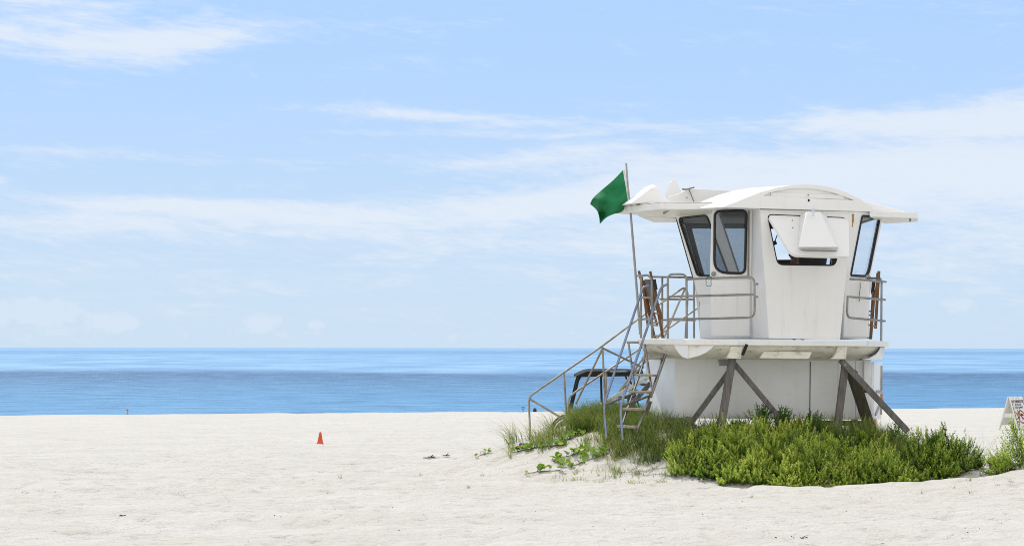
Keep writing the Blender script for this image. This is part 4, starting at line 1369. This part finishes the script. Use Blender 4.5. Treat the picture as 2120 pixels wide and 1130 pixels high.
SH = [
    ('beach_shrub', 'leftmost yellow-green shrub, at the edge of the bare sand slope', (px2x(1450, 28.7), 28.7), .50, .62, .44, 'shrub', .48),
    ('beach_shrub', 'yellow-green shrub in front of the left leg with its feet in shadow', (px2x(1515, 28.15), 28.15), .52, .62, .46, 'shrub', .55),
    ('beach_shrub', 'bright yellow-green shrub at the front, left of the middle of the shed', (px2x(1590, 28.0), 28.0), .55, .58, .46, 'shrub', .58),
    ('beach_shrub', 'front shrub below the dark seam in the shed wall', (px2x(1672, 28.0), 28.0), .55, .58, .46, 'shrub', .54),
    ('beach_shrub', 'front shrub below the right-hand tower legs', (px2x(1755, 28.1), 28.1), .54, .60, .46, 'shrub', .52),
    ('beach_shrub', 'front shrub just right of the tower legs, mixed with thin grass', (px2x(1838, 28.0), 28.0), .56, .66, .48, 'shrub', .46),
    ('beach_shrub', 'olive green shrub below the foot of the long diagonal brace', (px2x(1910, 28.1), 28.1), .54, .72, .58, 'shrub', .38),
    ('beach_shrub', 'darker grassy shrub at the right end of the row beside the sand gap', (px2x(1960, 28.3), 28.3), .46, .75, .58, 'shrub', .30),
    ('beach_shrub', 'lowest small shrub in the middle of the front edge, touching the bare sand', (px2x(1632, 27.72), 27.72), .36, .30, .34, 'shrub', .52),
    ('beach_shrub', 'rear yellow-green shrub between the left leg and its left brace', (px2x(1490, 29.2), 29.2), .42, .36, .40, 'shrub', .60),
    ('beach_shrub', 'rear bright shrub just right of the left leg', (px2x(1560, 28.85), 28.85), .44, .42, .42, 'shrub', .64),
    ('beach_shrub', 'rear bright shrub under the foot of the right-leaning brace', (px2x(1640, 28.85), 28.85), .44, .42, .44, 'shrub', .60),
    ('beach_shrub', 'rear shrub between the shed seam and the right legs', (px2x(1710, 28.9), 28.9), .40, .40, .38, 'shrub', .52),
    ('beach_shrub', 'rear olive shrub behind the foot of the dark rear leg', (px2x(1810, 29.1), 29.1), .46, .42, .36, 'shrub', .40),
    ('beach_shrub', 'rear dark shrub at the foot of the long diagonal brace', (px2x(1893, 29.3), 29.3), .50, .45, .50, 'shrub_dark', .62),
]
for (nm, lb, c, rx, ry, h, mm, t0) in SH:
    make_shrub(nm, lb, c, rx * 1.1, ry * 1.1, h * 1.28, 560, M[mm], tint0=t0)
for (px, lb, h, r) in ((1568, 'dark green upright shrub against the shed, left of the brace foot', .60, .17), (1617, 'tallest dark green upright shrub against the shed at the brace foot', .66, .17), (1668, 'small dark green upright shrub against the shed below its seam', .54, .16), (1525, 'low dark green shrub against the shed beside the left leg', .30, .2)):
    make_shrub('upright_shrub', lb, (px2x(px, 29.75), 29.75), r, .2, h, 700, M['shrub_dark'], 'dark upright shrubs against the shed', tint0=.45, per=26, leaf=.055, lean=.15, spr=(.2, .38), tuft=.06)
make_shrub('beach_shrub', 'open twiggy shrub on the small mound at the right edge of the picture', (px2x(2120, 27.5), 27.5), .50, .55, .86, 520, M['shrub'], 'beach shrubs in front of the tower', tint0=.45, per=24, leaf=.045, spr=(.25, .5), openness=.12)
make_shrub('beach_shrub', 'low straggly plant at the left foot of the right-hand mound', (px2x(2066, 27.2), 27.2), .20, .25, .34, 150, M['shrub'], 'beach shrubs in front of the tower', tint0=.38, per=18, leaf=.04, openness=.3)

# grass: blades are far too many to count
GV, GF, GT = [], [], []


def blades(x, y, L, lean_dir, lean, wd, t0, tvar=.18):
    n = len(x)
    t0 = t0 + .35 * vnoise(x * 2.6 + 1, y * 2.6) if n else t0
    if n == 0: return
    g = gz(x, y) - .01
    a = rng.random(n) * 2 * math.pi
    dirx = np.cos(a) * .75 + lean_dir[0]; diry = np.sin(a) * .75 + lean_dir[1]
    ss = np.array([0, .35, .7, 1.0]); ww = np.array([1, .85, .55, .08])
    cur = lean * (.5 + rng.random(n))
    fa = rng.random(n) * math.pi
    sx, sy = np.cos(fa), np.sin(fa)
    rows = []
    for s, w in zip(ss, ww):
        ox = dirx * cur * L * s ** 1.8; oy = diry * cur * L * s ** 1.8; oz = L * s * (1 - .25 * cur * s)
        p = np.stack([x + ox, y + oy, g + oz], 1)
        o = np.stack([sx * wd * w / 2, sy * wd * w / 2, np.zeros(n)], 1)
        rows += [p - o, p + o]
    V = np.stack(rows, 1)
    k = sum(len(v) for v in GV)
    idx = np.arange(n)[:, None] * 8 + k
    for i in range(3):
        GF.append(np.concatenate([idx + 2 * i, idx + 2 * i + 1, idx + 2 * i + 3, idx + 2 * i + 2], 1))
        GT.append(np.clip(t0 + rng.normal(0, tvar, n) + .20 * i - .12, 0, 1))  # darker toward the root: shade deep in the grass put into colour
    GV.append(V.reshape(-1, 3))


def patch(x0, x1, y0, y1, n, L, lean, wd, t0, ld=(.25, 0), clump=0.0, mask=None):
    """rectangle in metres; clump gathers the blades into tufts"""
    if clump:
        nt = max(1, n // 14)
        cx_ = x0 + (x1 - x0) * rng.random(nt); cy_ = y0 + (y1 - y0) * rng.random(nt)
        i = rng.integers(0, nt, n)
        x = cx_[i] + rng.normal(0, clump, n); y = cy_[i] + rng.normal(0, clump, n)
    else:
        x = x0 + (x1 - x0) * rng.random(n); y = y0 + (y1 - y0) * rng.random(n)
    if mask is not None:
        k = mask(x, y); x, y = x[k], y[k]
    blades(x, y, L[0] + (L[1] - L[0]) * rng.random(len(x)), ld, lean, wd, t0)


X_ = px2x
# big tussock left of the ladder and around the stair foot
patch(X_(1178, 32), X_(1345, 32), 31.2, 33.4, 3800, (.18, .50), .65, .011, .22, (-.2, -.1), .07)
patch(X_(1185, 31.5), X_(1240, 31.5), 31.0, 31.8, 1500, (.22, .42), .6, .011, .30, (-.3, -.2), .06)
# thick shaded grass under the ladder and the left end of the shed
patch(X_(1255, 29.8), X_(1430, 29.8), 29.15, 31.2, 2500, (.16, .46), .6, .010, .20, (-.1, -.1), .07)
patch(X_(1255, 29.8), X_(1430, 29.8), 28.9, 31.0, 700, (.12, .36), .8, .008, .70, (-.2, -.2), .08)
patch(X_(1320, 29.2), X_(1440, 29.2), 28.85, 29.6, 900, (.10, .34), .45, .009, .28, (-.1, -.2), .05)
# drier olive grass spilling down the slope
patch(X_(1200, 29.2), X_(1300, 29.2), 29.1, 30.2, 520, (.08, .26), .6, .008, .55, (-.3, -.2), .05)
patch(X_(1255, 28.5), X_(1400, 28.5), 28.3, 28.9, 260, (.06, .17), .7, .008, .50, (-.2, -.3), .05)
patch(X_(1150, 28.2), X_(1290, 28.2), 27.9, 29.2, 200, (.05, .14), .8, .007, .62, (-.2, -.2), .05)
patch(X_(1290, 27.6), X_(1420, 27.6), 27.4, 28.0, 70, (.05, .12), .9, .007, .62, (-.2, -.3), .04)
# sparse tall blades on the left fringe
patch(X_(1040, 31), X_(1190, 31), 30.2, 31.8, 330, (.25, .58), .75, .009, .50, (-.75, 0), .045)
patch(X_(1100, 31), X_(1190, 31), 30.6, 31.6, 420, (.10, .28), .7, .008, .55, (-.5, -.1), .05)
# along the shed wall and behind the shrubs
patch(X_(1440, 29.9), X_(1840, 29.9), 29.4, 30.2, 1300, (.16, .40), .45, .009, .22, (.05, -.1), .05)
patch(X_(1690, 29.9), X_(1830, 29.9), 29.3, 30.0, 800, (.2, .46), .4, .009, .25, (.05, -.1), .05)
# right end: fine grass through and behind the shrubs
patch(X_(1820, 29.3), X_(2010, 29.3), 28.6, 29.9, 2600, (.18, .44), .5, .007, .42, (.2, -.1), .05)
patch(X_(1845, 29.3), X_(2030, 29.3), 28.5, 29.6, 120, (.45, .75), .5, .006, .60, (.35, 0), 0)
patch(X_(1600, 28.2), X_(2000, 28.2), 27.75, 28.6, 700, (.2, .42), .5, .006, .50, (.1, -.2), 0)
patch(X_(1400, 28.6), X_(1470, 28.6), 28.2, 29.2, 300, (.12, .34), .7, .007, .48, (-.4, -.2), .05)
patch(X_(2050, 27.2), X_(2120, 27.2), 26.8, 27.3, 60, (.08, .22), .8, .007, .6, (.1, -.3), .04)
# lone sprouts on the bare sand
for (a, b_) in ((2008, 995), (2010, 1022), (1975, 1010), (1908, 1022), (2065, 1005), (2095, 998), (1555, 1030), (1003, 941), (1000, 985), (970, 1010), (1325, 980), (1390, 985), (1240, 985), (1190, 982), (870, 985), (705, 990)):
    p = hit(a, b_); n = 9
    blades(p.x + rng.normal(0, .02, n), p.y + rng.normal(0, .02, n), .04 + .09 * rng.random(n), (0, -.1), .8, .006, .55)
go = link_mesh('dune_grass', fast_mesh('dune_grass', np.concatenate(GV), np.concatenate(GF), [M['grass']], tint=np.concatenate(GT)))
tag(go, 'green and dry dune grass growing around the tower and shed', 'grass', kind='stuff')

# creeping vines with round leaves
def vine(pix, label, nleaf, flowers=(), size=.05, spread=.10, t0=.5):
    pts = []
    for i in range(len(pix) - 1):
        for s in np.linspace(0, 1, 8, endpoint=False):
            pts.append((pix[i][0] * (1 - s) + pix[i + 1][0] * s, pix[i][1] * (1 - s) + pix[i + 1][1] * s))
    pts.append(pix[-1])
    P = [hit(a, b_) + Vector((0, 0, .012)) for a, b_ in pts]
    root = empty('beach_vine', P[0], label, 'vine', 'creeping vines on the dune slope')
    mb = MB(); mb.tube(P, .006, 5); sv = mb.build('runner', M['stem'], root)
    V, Q, TT = [], [], []
    mb = MB()
    for i in range(nleaf):
        b0 = P[rng.integers(0, len(P))] + Vector((rng.normal(0, spread), rng.normal(0, spread), 0)); b0.z = G(b0.x, b0.y)
        hh = .04 + .06 * rng.random()
        c = b0 + Vector((rng.normal(0, .02), rng.normal(0, .02), hh))
        rp_ = min(P, key=lambda q_: (q_ - b0).length); mb.tube([rp_ + Vector((0, 0, -.004)), b0 + Vector((0, 0, .006)), c], .003, 4)
        nrm_ = Vector((rng.normal(0, .45), rng.normal(-.35, .4), 1)).normalized()
        a = nrm_.orthogonal().normalized(); a.rotate(Matrix.Rotation(rng.random() * 6.28, 3, nrm_)); b2 = nrm_.cross(a)
        s = size * (.7 + .6 * rng.random()); fold = .25 + .3 * rng.random()
        k = len(V)
        ring = []
        for q in range(10):
            th = 2 * math.pi * q / 10
            rr_ = s * (1 - .28 * max(0, math.cos(th)) ** 6)
            ring.append(c + a * (rr_ * math.cos(th)) + b2 * (rr_ * .95 * math.sin(th)) + nrm_ * (fold * s * abs(math.sin(th)) ** 1.5))
        V += [tuple(c - Vector(P[0]))] + [tuple(p - Vector(P[0])) for p in ring]
        tv_ = float(np.clip(t0 + rng.normal(0, .2), 0, 1))
        for q in range(0, 10, 2):
            Q.append([k, k + 1 + q, k + 1 + (q + 1) % 10, k + 1 + (q + 2) % 10]); TT.append(tv_)
    me = fast_mesh('leaves', np.array(V), np.array(Q), [M['vine']], tint=TT)
    link_mesh('leaves', me, root)
    mb.build('leaf_stalks', M['stem'], sv)
    for (a, b_) in flowers:
        p = hit(a, b_) + Vector((0, -.02, .08)); mb = MB()
        n = 10
        mb.loft([[p + Vector((r * math.cos(2 * math.pi * i / n), dy + .3 * r * math.sin(2 * math.pi * i / n), r * math.sin(2 * math.pi * i / n))) for i in range(n)] for (r, dy) in ((.008, .04), (.012, .01), (.042, -.02))])
        mb.build('flower', M['petal'], root, smooth=True)


vine([(1070, 936), (1095, 930), (1130, 925), (1165, 922)], 'dense leafy vine with a purple flower on the upper left of the slope', 46, [(1079, 931)], .05, .07)
vine([(1150, 922), (1180, 908), (1206, 900)], 'dark green vine climbing up to the grass tussock', 30, (), .045, .07, .35)
vine([(1145, 957), (1170, 948), (1200, 938), (1235, 930)], 'yellowish vine in the middle of the sandy slope', 30, (), .05, .08, .55)
vine([(1178, 968), (1215, 955), (1240, 946), (1262, 938)], 'sparse vine with big round leaves running below the dry grass', 20, (), .058, .06, .5)
vine([(1088, 982), (1112, 978), (1130, 976), (1160, 975)], 'short lowest vine with four upright round leaves on bare sand', 8, (), .058, .03, .55)
vine([(994, 943), (1003, 941), (1010, 939)], 'tiny leaf cluster furthest left at the foot of the dune', 8, (), .04, .05, .45)
vine([(1290, 935), (1330, 915), (1335, 905)], 'vine with a purple flower hidden in the shaded grass under the ladder', 10, [(1324, 918)], .045, .08, .35)
vine([(1955, 905), (1985, 920), (2005, 945)], 'bright leafy vine growing through the right end of the shrubs', 22, [(1937, 925)], .05, .10, .55)

# scattered dry seaweed and twigs on the sand
mb = MB()
for i in range(300):
    Yq = 19 + 16 * rng.random() ** 1.3
    x = (rng.random() * 2300 - 80 - CX) * Yq / F
    if 3.0 < x < 8.2 and Yq > 27: continue
    z = G(x, Yq)
    s = .003 + .009 * rng.random() ** 2.5
    a = rng.random() * 6.28
    d = Vector((math.cos(a), math.sin(a), .1))
    p = Vector((x, Yq, z + s * .3))
    if rng.random() < .25: mb.tube([p - d * s * 2.5, p + Vector((0, 0, s * .5)), p + d * s * 2.5], s * .2, 4)
    else: mb.tube([p - d * s, p + Vector((rng.normal(0, s * .2), 0, s * .3)), p + d * s], [s * .25, s * .5, s * .25], 5)
for (a, b_, L_) in ((1660, 1113, .08), (252, 1068, .03)):
    p = hit(a, b_)
    for q in range(8):
        r_ = p + Vector((rng.normal(0, L_ * .8), rng.normal(0, L_ * .5), .01)); d = Vector((rng.normal(0, 1), rng.normal(0, 1), .2)).normalized()
        mb.tube([r_ - d * .014, r_ + d * .014], .005, 5)
o = mb.build('beach_debris', M['debris'])
tag(o, 'dark bits of dry seaweed and twigs scattered over the sand', 'debris', kind='stuff')

# ------------------------------------------------------------------ light, sky, camera
sun_dir = Vector((-.26, .46, .85)).normalized()
elev = math.asin(sun_dir.z); azim = math.atan2(sun_dir.x, sun_dir.y)
sl = bpy.data.lights.new('sun', 'SUN'); sl.energy = 2.38; sl.angle = math.radians(.53); sl.color = (1.0, .975, .935)
so = bpy.data.objects.new('sun', sl); COL.objects.link(so); so.rotation_euler = sun_dir.to_track_quat('Z', 'Y').to_euler(); so.location = (0, 0, 30)

wd_ = bpy.data.worlds.new('World'); SC.world = wd_; wd_.use_nodes = True
t = NT(wd_.node_tree)
bgn = wd_.node_tree.nodes['Background']
sky = t.n('ShaderNodeTexSky'); sky.sky_type = 'NISHITA'; sky.sun_disc = False
sky.sun_elevation = elev; sky.sun_rotation = azim; sky.air_density = 1.0; sky.dust_density = 1.2; sky.ozone_density = 2.0
tc = t.n('ShaderNodeTexCoord'); Gd = tc.outputs['Generated']
sp = t.n('ShaderNodeSeparateXYZ'); t.set(sp.inputs[0], Gd)
az = t.math('ARCTAN2', sp.outputs[0], sp.outputs[1])
el = t.math('ARCSINE', sp.outputs[2])
u = t.math('MULTIPLY', az, F); v = t.math('MULTIPLY', el, F)


def gauss(cu, cv, ru, rv, amp, shear=0.0):
    du = t.math('SUBTRACT', u, cu); dv_ = t.math('SUBTRACT', v, cv)
    if shear: dv_ = t.math('SUBTRACT', dv_, t.math('MULTIPLY', du, shear))
    a = t.math('DIVIDE', du, ru); b_ = t.math('DIVIDE', dv_, rv)
    r2 = t.math('ADD', t.math('MULTIPLY', a, a), t.math('MULTIPLY', b_, b_))
    return t.math('MULTIPLY', t.math('POWER', 2.718, t.math('MULTIPLY', r2, -1.0)), amp)


def at(px, py): return px - CX, 720 - py


cl = [(120, 95, 330, 48, .95, .0), (420, 95, 240, 26, .75, .08), (250, 150, 160, 22, .45, 0), (60, 35, 260, 20, .45, 0),
      (880, 243, 250, 13, .85, -.05), (1050, 283, 260, 10, .70, -.02), (1250, 262, 250, 18, .35, -.03), (1720, 262, 330, 26, .85, 0), (2080, 255, 260, 50, .95, .12), (1060, 330, 280, 20, .45, .03), (1240, 308, 140, 12, .45, .1),
      (1600, 375, 560, 60, .95, .0), (2100, 370, 420, 70, 1.0, .02), (1250, 400, 220, 28, .55, .05), (1100, 430, 420, 35, .55, .03),
      (260, 428, 420, 18, .62, -.03), (480, 440, 300, 20, .42, -.06), (100, 470, 300, 26, .6, 0), (700, 455, 500, 34, .55, 0), (60, 330, 300, 10, .45, 0), (250, 345, 300, 8, .30, 0), (10, 390, 40, 18, .8, 0),
      (1060, 500, 1600, 60, .42, 0), (1900, 500, 600, 70, .45, 0), (1060, 600, 1800, 60, .30, 0), (1500, 340, 700, 22, .35, .01)]
cov = None
for (px, py, ru, rv, am, shr) in cl:
    cu, cv = at(px, py)
    g_ = gauss(cu, cv, ru, rv, am, shr)
    cov = g_ if cov is None else t.math('ADD', cov, g_)
cmb = t.n('ShaderNodeCombineXYZ'); t.set(cmb.inputs[0], t.math('DIVIDE', u, 300)); t.set(cmb.inputs[1], t.math('DIVIDE', v, 46)); cmb.inputs[2].default_value = 3.7
wisp = t.noise(cmb.outputs[0], 1.0, 9, .62, .6)
cmb2 = t.n('ShaderNodeCombineXYZ'); t.set(cmb2.inputs[0], t.math('DIVIDE', u, 60)); t.set(cmb2.inputs[1], t.math('DIVIDE', t.math('ADD', v, t.math('MULTIPLY', u, .12)), 13)); cmb2.inputs[2].default_value = 1.3
fib = t.noise(cmb2.outputs[0], 1.0, 7, .65, .3)
den = t.math('ADD', t.math('MULTIPLY', cov, .92), t.math('ADD', t.math('MULTIPLY', t.math('SUBTRACT', wisp, .5), 2.0), t.math('MULTIPLY', t.math('SUBTRACT', fib, .5), 1.25)))
den = t.rng(den, .05, 1.25)
# small puffs low over the sea
cmb3 = t.n('ShaderNodeCombineXYZ'); t.set(cmb3.inputs[0], t.math('DIVIDE', u, 46)); t.set(cmb3.inputs[1], t.math('DIVIDE', v, 34)); cmb3.inputs[2].default_value = 9.1
pf = t.noise(cmb3.outputs[0], 1.0, 7, .62)
pc = None
for (px, py, ru, rv, am) in ((110, 650, 70, 32, 1.0), (250, 668, 60, 20, .9), (10, 650, 30, 24, .9), (545, 668, 45, 24, .75), (655, 672, 20, 14, .6), (1955, 635, 50, 20, .6), (1300, 690, 1200, 10, .2)):
    cu, cv = at(px, py)
    g_ = gauss(cu, cv, ru, rv, am)
    pc = g_ if pc is None else t.math('ADD', pc, g_)
puff = t.math('MULTIPLY', t.rng(t.math('ADD', t.math('MULTIPLY', pc, .55), t.math('SUBTRACT', pf, .5)), .12, .34), .42)
den = t.math('MAXIMUM', den, puff)
STR = .10
skyc = sky.outputs[0]
# a thin bright humid veil over the clear-air sky, thickest near the horizon
veil = t.mix(t.rng(el, -.01, .20, 0, 1), (6.15, 7.65, 9.2, 1), (4.45, 6.65, 10.2, 1))
veil = t.mix(t.rng(el, .25, 1.2, 0, 1), veil, (4.6, 6.3, 9.2, 1))
hs_ = t.n('ShaderNodeMix', data_type='RGBA', blend_type='MULTIPLY'); hs_.inputs[0].default_value = 1
t.set(hs_.inputs[6], skyc); hs_.inputs[7].default_value = (1.15, 1.3, 1.45, 1)
skyc = t.mix(t.rng(el, .02, .5, .97, .72), hs_.outputs[2], veil)
cloud_col = (7.9, 8.6, 9.6, 1)
fin = t.mix(t.math('MULTIPLY', den, .9), skyc, cloud_col)
# brighter neutral sky added overhead and behind the camera to lift shaded faces
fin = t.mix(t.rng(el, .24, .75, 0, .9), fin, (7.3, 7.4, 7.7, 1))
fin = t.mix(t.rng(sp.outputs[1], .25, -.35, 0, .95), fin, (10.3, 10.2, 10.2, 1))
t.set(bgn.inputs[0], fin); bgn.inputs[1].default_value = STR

cam = bpy.data.cameras.new('camera'); co = bpy.data.objects.new('camera', cam); COL.objects.link(co)
cam.sensor_width = 36; cam.lens = 36 * F / 2120; cam.shift_y = (720 - 565) / 2120
cam.clip_end = 100000; cam.clip_start = .1
co.location = (0, 0, EYE); co.rotation_euler = (math.pi / 2, -ROLL, 0)
SC.camera = co
vs_ = SC.view_settings
vs_.view_transform = 'Standard'; vs_.look = 'None'; vs_.gamma = 1; vs_.exposure = 0.0
SC.cycles.use_denoising = True
SC.cycles.denoiser = 'OPENIMAGEDENOISE'
SC.cycles.denoising_input_passes = 'RGB_ALBEDO_NORMAL'
SC.cycles.denoising_prefilter = 'NONE'
SC.cycles.use_adaptive_sampling = False
SC.cycles.filter_width = 1.0
SC.cycles.sample_clamp_indirect = 6
SC.cycles.max_bounces = 8; SC.cycles.transparent_max_bounces = 16
